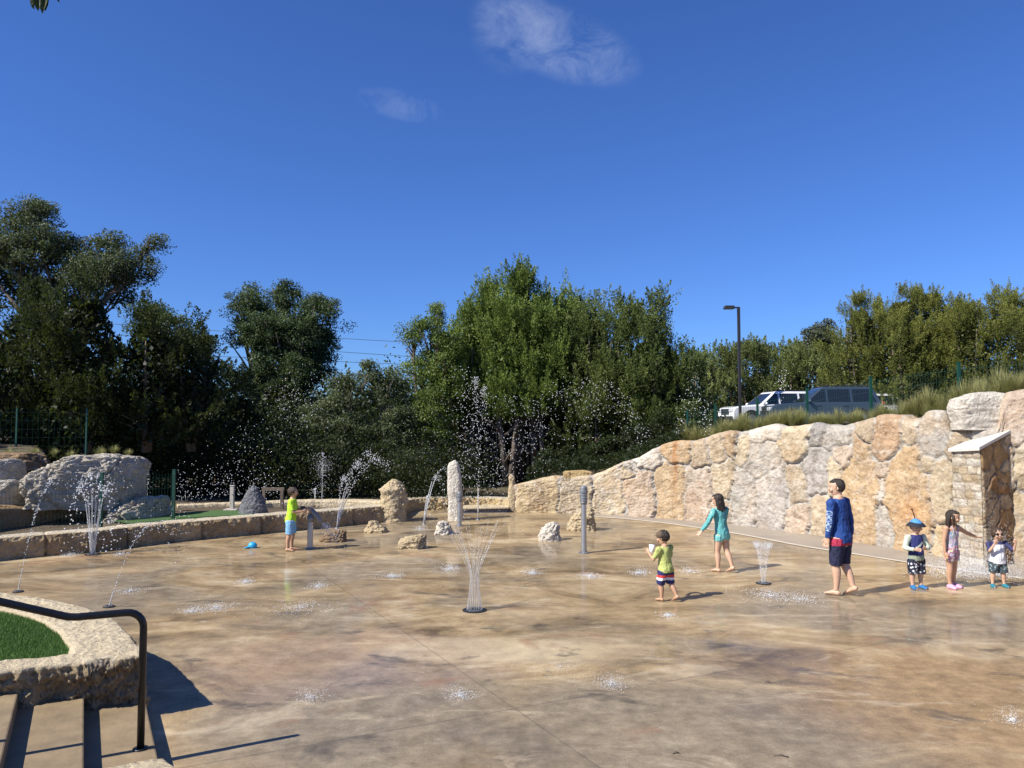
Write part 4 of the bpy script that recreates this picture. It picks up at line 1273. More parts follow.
# ---- right group beyond the car park fence
juniper('juniper_tree', 905, 43, 2.1, 278, 74, 'large olive green juniper behind the slate blue car, right of the lamp post', L_juny, 17, low=.08, shape='round', dens=1.0,
        peaks=[(.05, 0, .93, .7), (.5, .1, 1.0, .6), (-.55, 0, .86, .55), (.75, -.1, .82, .55), (-.15, -.3, .75, .65)])
juniper('juniper_tree', 1018, 40, 2.2, 289, 58, 'olive green juniper cut by the right edge of the picture behind the mesh fence', L_juny, 18, low=.06, shape='round', dens=1.0,
        peaks=[(-.1, 0, 1.0, .8), (-.7, .1, .9, .55), (.6, 0, .95, .8)])
juniper('juniper_tree', 1130, 38, 2.3, 282, 60, 'olive juniper standing outside the right edge beyond the fence', L_juny, 19, low=.2, shape='round', dens=.8)
FAR = [(697, 46, 355, 24, 'dark far juniper directly right of the centre clump, low on the skyline'), (722, 50, 352, 24, 'far juniper just left of the lamp post on the skyline'),
       (752, 48, 348, 26, 'far juniper just right of the lamp post, above the white car'), (783, 52, 346, 28, 'far juniper above the roof of the slate blue car'),
       (812, 50, 352, 26, 'far juniper below the pale round tree on the skyline'), (845, 47, 352, 28, 'far juniper partly hidden by the big olive juniper'),
       (672, 50, 368, 24, 'far juniper hidden behind the edge of the centre clump')]
for k, (px, Y, tp_, hw, lb) in enumerate(FAR):
    juniper('juniper_tree', px, Y, 2.2, tp_, hw, lb, L_far, 30 + k, low=.02, shape='round', dens=.42, group='far junipers beyond the car park', lsize=1.7, peaks=[(0, 0, 1, 1), (-.6, .2, .93, .6), (.6, .1, .95, .6)])
broadleaf('tree', 820, 64, 2.5, [(820, 336, 16, 0), (808, 350, 15, 0), (832, 350, 15, 0), (822, 365, 22, 0)], 'pale grey green round tree on the skyline left of the big olive juniper', L_farp, 40, leaf=.2, clump=.6, dens=.45, trunk_r=.2)
broadleaf('tree', 752, 62, 2.5, [(748, 352, 13, 0), (736, 356, 9, 0), (764, 354, 10, 0)], 'pale far tree whose top shows over the junipers right of the lamp post', L_farp, 41, leaf=.2, clump=.6, dens=.45, trunk_r=.2)

# ---- woodland closing the view behind everything
rg = np.random.default_rng(77)
nb = 6500
az = rg.uniform(-1.0, 1.0, nb); dist = rg.uniform(33, 62, nb)
px_ = 512 + 769 * np.tan(az * .95)
x = dist * np.tan(az * .95); y = dist
topz = np.interp(px_, [-400, 0, 180, 300, 390, 480, 640, 690, 740, 1100, 1600], [7.5, 6.8, 4.0, 3.9, 4.4, 5.4, 5.4, 5.2, 5.6, 5.6, 6.5]) * np.where(px_ > 660, .95, 1.0)
z = rg.uniform(0, 1, nb) ** 1.1 * topz
cen = np.stack([x, y, z], 1)
nl = 34
p = (cen[:, None, :] + rg.normal(size=(nb, nl, 3)) * .62).reshape(-1, 3)
p = p[~((p[:, 0] > 8) & (p[:, 0] < 36) & (p[:, 1] < 47))]
V = leaves(p, rg.normal(size=p.shape) + np.array([0, 0, .8]), rg.uniform(.12, .28, len(p)), rg.uniform(.07, .15, len(p)), rg)
o = obj_from('woodland', quads_mesh('woodland', V, rg.uniform(0, 1, len(V)) * .8), L_jun)
tag(o, 'dark woodland of mixed evergreens filling the background behind the nearer trees', 'woodland', kind='stuff')
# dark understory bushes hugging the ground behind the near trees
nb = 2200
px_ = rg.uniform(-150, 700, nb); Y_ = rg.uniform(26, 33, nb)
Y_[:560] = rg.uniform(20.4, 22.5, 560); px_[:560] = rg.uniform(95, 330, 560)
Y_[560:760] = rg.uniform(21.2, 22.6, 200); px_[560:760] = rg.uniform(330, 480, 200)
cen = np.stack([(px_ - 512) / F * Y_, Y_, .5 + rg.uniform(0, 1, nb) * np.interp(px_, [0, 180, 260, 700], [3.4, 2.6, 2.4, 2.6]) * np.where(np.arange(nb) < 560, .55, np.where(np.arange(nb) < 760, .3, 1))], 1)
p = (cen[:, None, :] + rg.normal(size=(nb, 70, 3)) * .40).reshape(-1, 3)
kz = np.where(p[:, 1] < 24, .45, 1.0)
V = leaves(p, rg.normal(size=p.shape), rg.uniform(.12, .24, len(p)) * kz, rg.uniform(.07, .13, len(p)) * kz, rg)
ex = []  # dark leaves added over sunlit soil behind the wall, standing for shade
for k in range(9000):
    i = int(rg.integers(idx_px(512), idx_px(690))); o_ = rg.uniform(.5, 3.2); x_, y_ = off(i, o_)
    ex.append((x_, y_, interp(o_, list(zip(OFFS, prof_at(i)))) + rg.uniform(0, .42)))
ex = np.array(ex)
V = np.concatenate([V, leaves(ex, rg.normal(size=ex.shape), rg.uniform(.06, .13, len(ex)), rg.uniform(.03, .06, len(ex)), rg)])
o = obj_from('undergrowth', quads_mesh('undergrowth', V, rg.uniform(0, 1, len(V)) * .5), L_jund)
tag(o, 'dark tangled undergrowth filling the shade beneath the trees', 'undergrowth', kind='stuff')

# ---- twig reaching in at the top left
root = empty('overhanging_branch', (-2.3, 0.7, 4.9)); tag(root, 'leafy branch tip hanging into the very top left corner of the sky', 'branch')
mb = MB(); tip = at(40, -3, 2.6); tip2 = at(58, -8, 2.62); o0 = Vector(root.location)
mb.tube([(-1.2, -3.5, 0.3), (-.5, -1.6, .25), (0, 0, 0), tuple(tip - o0 + Vector((-.1, 0, .25))), tuple(tip - o0)], [.07, .05, .03, .008, .003], n=8)
mb.tube([tuple(tip - o0 + Vector((-.1, 0, .25))), tuple(tip2 - o0 + Vector((0, 0, .12))), tuple(tip2 - o0)], [.007, .005, .002], n=6)
mb.build('limb', M_bark, parent=root, smooth=True)
mb = MB()
def leaf_blade(base, d, L, W, nrm):
    d = Vector(d).normalized(); s = d.cross(Vector(nrm)).normalized(); n = s.cross(d)
    prof_ = [(0, .06), (.2, .75), (.45, 1.0), (.7, .8), (.88, .45), (1, .02)]
    vs_ = []
    for t, w_ in prof_:
        c_ = base + d * (L * t) - n * (0.12 * L * t * t)
        vs_ += [c_ - s * (W * w_ * .5) + n * .006, c_, c_ + s * (W * w_ * .5) + n * .006]
    fs_ = []
    for k in range(len(prof_) - 1):
        for q in (0, 1): fs_.append((k * 3 + q, k * 3 + q + 1, (k + 1) * 3 + q + 1, (k + 1) * 3 + q))
    mb.add(vs_, fs_)
rs = random.Random(3)
for k in range(7):
    bp = at(34 + 2.2 * k, -9 + rs.uniform(-3, 3), 2.6 + rs.uniform(-.02, .02)) - o0
    leaf_blade(bp, (rs.uniform(-.25, .25), rs.uniform(-.2, .2), -1), .052 + rs.uniform(0, .022), .026, (rs.uniform(-.4, .4), -1, .2))
leaf_blade(at(58, -9, 2.62) - o0, (.1, 0, -1), .04, .016, (0, -1, 0))
for k in range(40):
    t = rs.uniform(.0, 1); bp = Vector((-.5, -1.6, .25)).lerp(tip - o0 + Vector((-.15, 0, .3)), t)
    if proj(bp + o0)[1] < -60 or proj(bp + o0)[0] < -40:
        leaf_blade(bp, (rs.uniform(-1, .3), rs.uniform(-1, 1), rs.uniform(-.6, .4)), .07, .032, (0, rs.uniform(-1, 0), 1))
o = mb.build('foliage', L_near, parent=root, smooth=False)

# ================================================================ ornamental grass on the wall top
gm = []
for v in range(4):
    rg = np.random.default_rng(100 + v)
    n_ = 420
    az = rg.uniform(0, 6.283, n_); out = rg.uniform(.05, 1, n_) ** .8 * .42; h_ = rg.uniform(.35, .8, n_) * (1 - .35 * out); r0 = rg.uniform(0, .09, n_)
    quads = []; var = []
    for s in range(3):
        pts = []
        for t in (s / 3, (s + 1) / 3):
            rr = r0 + out * t ** 1.7
            zz = h_ * (t - .28 * t ** 2.2 * (out / .42))
            wv = .007 * (1 - t) + .0012
            pp = np.stack([rr * np.cos(az), rr * np.sin(az), zz], 1); sd = np.stack([-np.sin(az), np.cos(az), np.zeros(n_)], 1) * wv
            pts += [pp - sd, pp + sd]
        quads.append(np.stack([pts[0], pts[1], pts[3], pts[2]], 1)); var.append(np.clip(rg.uniform(0, .55, n_) + .18 * s, 0, 1))
    me = quads_mesh('grass_clump', np.concatenate(quads), np.concatenate(var)); me.materials.append(L_gr); gm.append(me)
rs = random.Random(9)
GR = []
for px in range(676, 780, 7):
    GR.append((px + rs.uniform(-4, 4), rs.uniform(.5, 1.2), rs.uniform(.55, .85), 'front'))
for px in range(676, 950, 8):
    GR.append((px + rs.uniform(-4, 4), rs.uniform(.55, .95), rs.uniform(.48, .70), 'front'))
for px in range(690, 960, 16):
    GR.append((px + rs.uniform(-4, 4), rs.uniform(1.1, 1.5), rs.uniform(.42, .60), 'back'))
for px in (893, 903, 915, 926, 899, 936): GR.append((px, rs.uniform(.6, 1.0), rs.uniform(.8, 1.0), 'tall'))
for px in range(962, 1090, 11): GR.append((px + rs.uniform(-3, 3), rs.uniform(.6, .9), rs.uniform(.5, .8), 'front2'))
for px in range(960, 1090, 13): GR.append((px + rs.uniform(-3, 3), rs.uniform(1.2, 1.6), rs.uniform(.55, .8), 'back2'))
lab = {'front': 'arching yellow green grass clump along the front edge of the boulder wall top', 'back': 'yellow green grass clump in the second row, against the mesh fence',
       'tall': 'taller pale grass clump left of the large pale squared block on the wall', 'front2': 'grass clump behind the large pale squared block at the right end of the wall', 'back2': 'grass clump against the mesh fence at the right end of the wall'}
def bank_z(i, o_):
    pr = prof_at(i); return interp(o_, list(zip(OFFS, pr)))
for k, (px, o_, sc, kd) in enumerate(GR):
    i = idx_px(px); x, y = off(i, o_)
    g = bpy.data.objects.new('grass_clump', gm[k % 4]); col.objects.link(g)
    g.location = (x, y, bank_z(i, o_) - .03); g.rotation_euler = (rs.uniform(-.08, .08), rs.uniform(-.08, .08), rs.uniform(0, 6.28)); g.scale = (sc, sc, sc * rs.uniform(.85, 1.1))
    tag(g, lab[kd], 'grass clump', 'grass clumps along the boulder wall top')
# a few small tufts over the left ledge
for k, (px, py, Y, sc) in enumerate([(70, 455, 16.9, .35), (100, 453, 17.0, .4), (128, 452, 17.1, .3), (35, 452, 17.3, .35), (8, 452, 17.3, .3), (54, 452, 17.2, .32), (114, 450, 17.2, .36)]):
    p = at(px, py + 5, Y); g = bpy.data.objects.new('grass_clump', gm[k % 4]); col.objects.link(g); g.location = p; g.scale = (sc, sc, sc)
    tag(g, 'short dry grass tuft growing over the rim of the left rock ledge', 'grass clump', 'dry grass tufts on the left ledge')

# ================================================================ wire mesh fences
def wire_fence(name, pts, hgt, label, pitch=.06, hp=.2, wire=.0032, postr=.025, gnd=None, post_extra=.06):
    root = empty(name, pts[0]); tag(root, label, 'fence')
    o0 = Vector(pts[0])
    for p in pts:
        mb = MB(); q = Vector(p) - o0
        mb.box(q + Vector((0, 0, hgt / 2 + post_extra / 2 - .15)), (postr * 2, postr * 2, hgt + post_extra + .3))
        mb.box(q + Vector((0, 0, hgt + post_extra + .006)), (postr * 2.3, postr * 2.3, .014))
        mb.build('post', M_fence, parent=root)
    for a, b_ in zip(pts, pts[1:]):
        a, b_ = Vector(a) - o0, Vector(b_) - o0
        d = b_ - a; L = d.length; n = max(2, int(L / pitch))
        s = Vector((d.x, d.y, 0)).normalized() * wire * .5; nn = Vector((-s.y, s.x, 0))
        mb = MB()
        def bar_(p, q, u, v):
            mb.add([p - u - v, p + u - v, p + u + v, p - u + v, q - u - v, q + u - v, q + u + v, q - u + v], [(0, 1, 5, 4), (1, 2, 6, 5), (2, 3, 7, 6), (3, 0, 4, 7)])
        for k in range(1, n):
            p = a + d * (k / n); bar_(p + Vector((0, 0, .06)), p + Vector((0, 0, hgt)), s, nn)
        zz = .08
        while zz <= hgt:
            up = Vector((0, 0, wire * .5)); bar_(a + Vector((0, 0, zz)) - nn * 2.2, b_ + Vector((0, 0, zz)) - nn * 2.2, nn, up); zz += hp
        mb.build('mesh_panel', M_fence, parent=root)
    return root
FP = []
for px, tpy in ((1090, 352), (1040, 356), (960, 362), (872, 376.5), (807, 388), (758, 398), (716, 404), (688, 410)):
    o_ = 1.85
    i = idx_px(px); x, y = off(i, o_)
    # walk outwards until the point is on the pixel column of the post
    best = min(range(0, NP_), key=lambda q: abs(proj((*off(q, o_), 2.5))[0] - px) if PATH[q][0] > 0 and off(q, o_)[1] > 5 else 1e9)
    x, y = off(best, o_); zt = at(px, tpy, y).z
    FP.append((x, y, zt - 1.22))
wire_fence('mesh_fence', FP, 1.15, 'green wire mesh fence with square posts behind the grass on top of the boulder wall')
FP = []
for px, tpy, o_ in ((-75, 482, .75), (101, 475, .75), (174, 472, .75)):
    best = min(range(0, NP_), key=lambda q: abs(proj((*off(q, o_), .8))[0] - px) if PATH[q][0] < 0 and PATH[q][1] > 5 else 1e9)
    x, y = off(best, o_); FP.append((x, y, .33))
wire_fence('mesh_fence', [(a, b_, c_) for a, b_, c_ in FP], 0.98, 'low green wire mesh fence in front of the left rock ledge, behind the low wall', postr=.028)
FP = []
for px in (-54, 16, 86):
    p = at(px, 448, 18.3); FP.append((p.x, 18.3, 1.72))
wire_fence('mesh_fence', FP, .92, 'dark green wire mesh fence under the trees above the left rock ledge', postr=.018, pitch=.12, wire=.002)

# small pale post and a rail at the back of the lawn
p = at(232, 512, 17.6)
mb = MB(); mb.box((0, 0, .24), (.085, .085, .62)); mb.box((0, 0, .56), (.10, .10, .02)); mb.box((0, 0, -.02), (.3, .3, .12))
o = mb.build('marker_post', M_wood, bevel=.006, loc=(p.x, 17.6, .36)); tag(o, 'short square pale post on a block left of the dark pointed rock', 'post')
root = empty('low_rail', (at(264, 500, 18.0).x, 18.0, .36)); tag(root, 'low weathered wooden rail behind the dark pointed rock on the lawn', 'rail')
xa, xb = 0, at(282, 500, 18.0).x - at(264, 500, 18.0).x
for x_ in (xa, xb):
    mb = MB(); mb.box((x_, 0, .21), (.07, .07, .46)); mb.build('post', M_bark, parent=root, bevel=.004)
mb = MB(); mb.box(((xa + xb) / 2, 0, .45), (xb - xa + .1, .06, .075)); mb.build('rail', M_bark, parent=root, bevel=.004)

# ================================================================ car park: lamp post, cars
p = at(740, 404, 38)
root = empty('lamp_post', (p.x, 38, 2.15)); tag(root, 'tall dark lamp post with one box lamp head, in the car park', 'lamp post')
Ht = at(738, 307, 38).z - 2.15
mb = MB(); mb.box((0, 0, Ht / 2), (.13, .13, Ht)); mb.build('pole', M_lamp, parent=root, bevel=.01)
mb = MB(); mb.box((0, 0, -.02), (.5, .5, .5)); mb.box((0, 0, .25), (.26, .26, .03)); mb.build('base', M_conc, parent=root, bevel=.02)
mb = MB(); mb.box((-.14, 0, Ht - .03), (.28, .07, .07)); mb.build('arm', M_lamp, parent=root)
hd = MB(); hd.box((-.47, 0, Ht - .02), (.52, .34, .16), top=.88); hd = hd.build('lamp_head', M_lamp, parent=root, bevel=.02)
mb = MB(); mb.box((-.47, 0, Ht - .108), (.40, .26, .012)); mb.build('lens', M_lens, parent=hd)

def suv(loc, fwd, paint, label, pickup=False, L=5.1, W=1.98, Hh=1.86):
    rz = math.atan2(fwd[1], fwd[0])
    root = empty('parked_car', loc, rz); tag(root, label, 'car')
    belt, roof = 1.10, Hh
    hx = L / 2
    # lower body: side profile extruded across
    side_ = [(-hx, .48), (-hx + .04, .36), (-hx + .5, .30), (hx - .6, .30), (hx - .06, .36), (hx, .52), (hx - .01, .82), (hx - .10, 1.00), (hx - .35, 1.075), (hx - 1.25, 1.13), (-hx + .05, 1.13), (-hx, .9)]
    mb = MB(); mb.prism([(x_, -W / 2, z_) for x_, z_ in side_], (0, W, 0))
    body = mb.build('body', paint, parent=root, bevel=.07, smooth=False, seg=3)
    gx0, gx1 = -hx + .08, hx - 1.42; rx0, rx1 = -hx + .42, hx - 2.35
    wb, wr = W / 2 - .05, W / 2 - .26
    mb = MB(); mb.hexa([(gx0, -wb, 1.09), (gx1, -wb, 1.09), (gx1, wb, 1.09), (gx0, wb, 1.09), (rx0, -wr, roof), (rx1, -wr, roof), (rx1, wr, roof), (rx0, wr, roof)])
    mb.build('cabin', paint, parent=root, bevel=.07, seg=3)
    def side_pt(x_, z_, sgn, o_=0.012):
        t = (z_ - 1.09) / (roof - 1.09); y_ = lerp(wb, wr, t) + o_
        return Vector((x_, sgn * y_, z_))
    z0, z1 = 1.18, roof - .11
    def xf(z_): return lerp(gx1, rx1, (z_ - 1.09) / (roof - 1.09))
    def xr(z_): return lerp(gx0, rx0, (z_ - 1.09) / (roof - 1.09))
    spans = [(xf(z0) - .16, xf(z1) - .10, .22), (.22, .22, None)]
    cuts = [-0.0 + .22, -.95, None]
    for sgn in (-1, 1):
        wins = [[(xf(z0) - .14, z0), (xf(z1) - .10, z1), (.02, z1), (.02, z0)], [(-.08, z0), (-.08, z1), (-1.02, z1), (-1.02, z0)], [(-1.14, z0), (-1.14, z1), (xr(z1) + .22, z1), (xr(z0) + .20, z0)]]
        for wv in wins:
            mb = MB(); mb.prism([side_pt(x_, z_, sgn) for x_, z_ in wv], (0, -sgn * .02, 0)); mb.build('side_window', M_glass, parent=root)
        for x_ in (.38, -.80):
            mb = MB(); mb.box((x_, sgn * (W / 2 + .012), 1.00), (.22, .03, .035)); mb.build('door_handle', paint, parent=root, bevel=.008)
        for x_ in (hx - 1.55, .25, -.92):
            mb = MB(); mb.box((x_, sgn * (W / 2 + .0005), .75), (.012, .006, .62)); mb.build('door_gap', M_plast, parent=root)
        m_ = MB(); m_.ell((gx1 - .28, sgn * (W / 2 + .13), 1.20), (.08, .12, .09)); m_ = m_.build('mirror', paint, parent=root, smooth=True)
        mb = MB(); mb.box((gx1 - .28, sgn * (W / 2 + .0), 1.15), (.06, .16, .05)); mb.build('mirror_arm', M_plast, parent=m_)
        mb = MB(); mb.tube([(rx0 + .2, sgn * (wr - .08), roof + .05), (rx1 - .1, sgn * (wr - .08), roof + .05)], [.022, .022], n=8)
        for x_ in (rx0 + .25, (rx0 + rx1) / 2, rx1 - .15): mb.box((x_, sgn * (wr - .08), roof + .02), (.07, .04, .06))
        mb.build('roof_rail', M_plast, parent=root)
        h_ = MB(); h_.box((hx - .06, sgn * (W / 2 - .27), .86), (.16, .46, .17)); h_.build('headlight', M_hl, parent=root, bevel=.03)
        h_ = MB(); h_.box((-hx + .02, sgn * (W / 2 - .17), 1.0), (.08, .14, .36)); h_.build('tail_light', M_tail, parent=root, bevel=.02)
        for wx in (hx - .98, -hx + 1.05):
            mb = MB(); mb.tube([(wx, sgn * (W / 2 - .02), .42), (wx, sgn * (W / 2 + .006), .42)], [.47, .47], n=28); mb.build('wheel_arch', M_plast, parent=root)
            wroot = MB(); wroot.tube([(wx, sgn * (W / 2 - .24), .40), (wx, sgn * (W / 2 - .22), .40), (wx, sgn * (W / 2 + .015), .40), (wx, sgn * (W / 2 + .03), .40)], [.36, .40, .40, .35], n=28)
            wo = wroot.build('wheel', M_tyre, parent=root, smooth=False)
            mb = MB(); mb.tube([(wx, sgn * (W / 2 + .02), .40), (wx, sgn * (W / 2 + .036), .40)], [.26, .25], n=24)
            for q in range(6):
                a = q / 6 * 6.283; mb.box((wx + .14 * math.cos(a), sgn * (W / 2 + .038), .40 + .14 * math.sin(a)), (.05, .014, .05))
            mb.build('rim', M_rim, parent=wo)
    # windscreen and rear glass
    def quad_on(ptsq, d): 
        mb = MB(); mb.prism(ptsq, d); return mb
    tz0, tz1 = 1.17, roof - .10
    def fy(z_): return lerp(wb, wr, (z_ - 1.09) / (roof - 1.09)) - .12
    quad_on([(xf(tz0) + .014, -fy(tz0), tz0), (xf(tz0) + .014, fy(tz0), tz0), (xf(tz1) + .014, fy(tz1), tz1), (xf(tz1) + .014, -fy(tz1), tz1)], (-.02, 0, -.012)).build('windscreen', M_glass, parent=root)
    quad_on([(xr(tz0) - .012, -fy(tz0), tz0), (xr(tz1) - .012, -fy(tz1), tz1), (xr(tz1) - .012, fy(tz1), tz1), (xr(tz0) - .012, fy(tz0), tz0)], (.02, 0, 0)).build('rear_window', M_glass, parent=root)
    g = MB(); g.box((hx - .02, 0, .80), (.08, W - .98, .30)); g = g.build('grille', M_plast, parent=root, bevel=.02)
    for q in range(3):
        mb = MB(); mb.box((hx + .025, 0, .70 + q * .09), (.02, W - 1.02, .025)); mb.build('chrome_bar', M_chrome, parent=g)
    mb = MB(); mb.box((hx - .03, 0, .47), (.18, W - .1, .20)); mb.build('front_bumper', M_plast, parent=root, bevel=.05)
    mb = MB(); mb.box((-hx + .03, 0, .48), (.18, W - .1, .22)); mb.build('rear_bumper', M_plast, parent=root, bevel=.05)
    return root
c_ = at(820, 405, 35)
suv((c_.x, 35, 2.16), (-.99, .08), M_slate, 'slate blue sport utility car parked nearest the fence, facing left', L=4.95, Hh=1.84)
c_ = at(771, 405, 40)
suv((c_.x, 40, 2.18), (-.96, -.12), M_white, 'white sport utility car left of the slate blue one, its nose showing', L=5.0, Hh=1.84)
c_ = at(885, 405, 41.5)
suv((c_.x, 41.5, 2.18), (.98, .05), M_white, 'white car mostly hidden behind the rear of the slate blue car', L=4.7, Hh=1.78)

# overhead wires behind the trees
for k, (pa, pb, Y) in enumerate([((-300, 300), (900, 372), 74), ((-300, 306), (900, 392), 74.5), ((-300, 334), (900, 386), 75)]):
    a, b_ = at(*pa, Y), at(*pb, Y)
    pts = [a.lerp(b_, t / 24) - Vector((0, 0, .9 * 4 * (t / 24) * (1 - t / 24))) + Vector((0, 0, .9)) for t in range(25)]
    mb = MB(); mb.tube(pts, [.022] * 25, n=5); o = mb.build('power_line', M_wire)
    tag(o, ['uppermost of the thin overhead wires behind the tall oak', 'middle one of the thin overhead wires behind the tall oak', 'lowest of the thin overhead wires behind the tall oak'][k], 'wire', 'overhead wires')
# ================================================================ people
def remesh_build(mb, name, mats, voxel, it, parent=None, loc=None, rz=0.0, matfn=None, fold=None):
    me = mb.mesh(name + '_src')
    tmp = bpy.data.objects.new(name + '_src', me); col.objects.link(tmp)
    r_ = tmp.modifiers.new('r', 'REMESH'); r_.mode = 'VOXEL'; r_.voxel_size = voxel
    s_ = tmp.modifiers.new('s', 'SMOOTH'); s_.factor = .5; s_.iterations = it
    dg = bpy.context.evaluated_depsgraph_get(); dg.update()
    me2 = bpy.data.meshes.new_from_object(tmp.evaluated_get(dg))
    bpy.data.objects.remove(tmp); bpy.data.meshes.remove(me)
    me2.name = name; me2.materials.clear()
    if not isinstance(mats, (list, tuple)): mats = [mats]
    for m in mats: me2.materials.append(m)
    n = len(me2.polygons)
    me2.polygons.foreach_set('use_smooth', [True] * n)
    if matfn:
        c = np.zeros(n * 3, np.float32); me2.polygons.foreach_get('center', c); c = c.reshape(-1, 3)
        me2.polygons.foreach_set('material_index', matfn(c).astype(np.int32))
    o = bpy.data.objects.new(name, me2); col.objects.link(o)
    if fold:
        V = np.zeros(len(me2.vertices) * 3, np.float32); me2.vertices.foreach_get('co', V); V = V.reshape(-1, 3)
        Nn = np.array([v.normal[:] for v in me2.vertices])
        amt = np.array([noise.noise(Vector((p[0] * fold[1], p[1] * fold[1], p[2] * fold[2]))) + .5 * noise.noise(Vector((p[0] * fold[1] * 2.2 + 5, p[1] * fold[1] * 2.2, p[2] * fold[2] * 2.4))) for p in V])
        V = V + Nn * (amt * fold[0])[:, None]
        me2.vertices.foreach_set('co', V.reshape(-1).astype(np.float32)); me2.update()
    if parent: o.parent = parent
    if loc is not None: o.location = loc
    o.rotation_euler = (0, 0, rz)
    return o

def skin_mat(name, c):
    m, nt, b = new_mat(name)
    tc = N(nt, 'ShaderNodeTexCoord').outputs['Object']
    n = nse(nt, tc, 9, 4)
    setc(nt, b, 'Base Color', mix(nt, n, [x * .88 for x in c], [c[0] * 1.08, c[1] * 1.05, c[2] * 1.05]))
    b.inputs['Roughness'].default_value = .45
    b.inputs['Subsurface Weight'].default_value = .12
    b.inputs['Subsurface Radius'].default_value = (.012, .005, .003)
    b.inputs['Subsurface Scale'].default_value = .5
    return m
S_fair = skin_mat('fair_skin', (0.56, 0.355, 0.235))
S_tan = skin_mat('light_tan_skin', (0.48, 0.285, 0.175))
M_eye = simple('dark_eye', (0.02, 0.014, 0.01), .15)
M_eyew = simple('eye_white', (0.75, 0.74, 0.72), .3)
M_lip = simple('lip', (0.42, 0.17, 0.14), .5)
def cloth(name, c, var=.12, rough=.8):
    m, nt, b = new_mat(name)
    tc = N(nt, 'ShaderNodeTexCoord').outputs['Object']
    n = nse(nt, tc, 10, 4)
    setc(nt, b, 'Base Color', mix(nt, n, [x * (1 - var) for x in c], [min(1, x * (1 + var)) for x in c]))
    b.inputs['Roughness'].default_value = rough
    hh = nse(nt, scaled(nt, tc, (1, 1, .55)), 17, 4, .5, 1.0)
    bump(nt, b, hh, .5, .03)
    return m
def print_cloth(name, base, spots, scale=26, thr=.30, extra=None, rnd=1.0):
    m, nt, b = new_mat(name)
    tc = N(nt, 'ShaderNodeTexCoord').outputs['Object']
    v = N(nt, 'ShaderNodeTexVoronoi', {'Scale': scale, 'Randomness': rnd}, feature='F1'); nt.links.new(tc, v.inputs['Vector'])
    v.inputs['Vector']
    f = ramp(nt, v.outputs['Distance'], [(thr, 1.0), (thr + .06, 0.0)])
    if extra:
        sc_ = N(nt, 'ShaderNodeSeparateColor'); nt.links.new(v.outputs['Color'], sc_.inputs[0])
        spots = ramp(nt, sc_.outputs[0], [(i / len(extra), e) for i, e in enumerate(extra)], 'CONSTANT')
    c = mix(nt, f, base, spots)
    setc(nt, b, 'Base Color', c); b.inputs['Roughness'].default_value = .75
    bump(nt, b, nse(nt, scaled(nt, tc, (1, 1, .55)), 17, 4, .5, 1.0), .4, .03)
    return m
def hair_mat(name, c):
    m, nt, b = new_mat(name)
    tc = N(nt, 'ShaderNodeTexCoord').outputs['Object']
    n = nse(nt, scaled(nt, tc, (6, 6, 1)), 14, 5, .7)
    setc(nt, b, 'Base Color', mix(nt, n, [x * .55 for x in c], [x * 1.5 for x in c]))
    b.inputs['Roughness'].default_value = .42
    bump(nt, b, n, .8, .02)
    return m
H_dark = hair_mat('dark_brown_hair', (0.028, 0.017, 0.011))
H_brown = hair_mat('brown_hair', (0.050, 0.028, 0.015))

TORSO = [(-.24, .050, .050, 0), (-.14, .086, .068, -.004), (0, .096, .074, -.006), (.25, .086, .066, 0), (.45, .080, .062, .002), (.7, .090, .065, .002), (.88, .094, .060, 0), (1.0, .080, .050, -.004), (1.08, .050, .042, -.006), (1.15, .034, .036, -.004)]

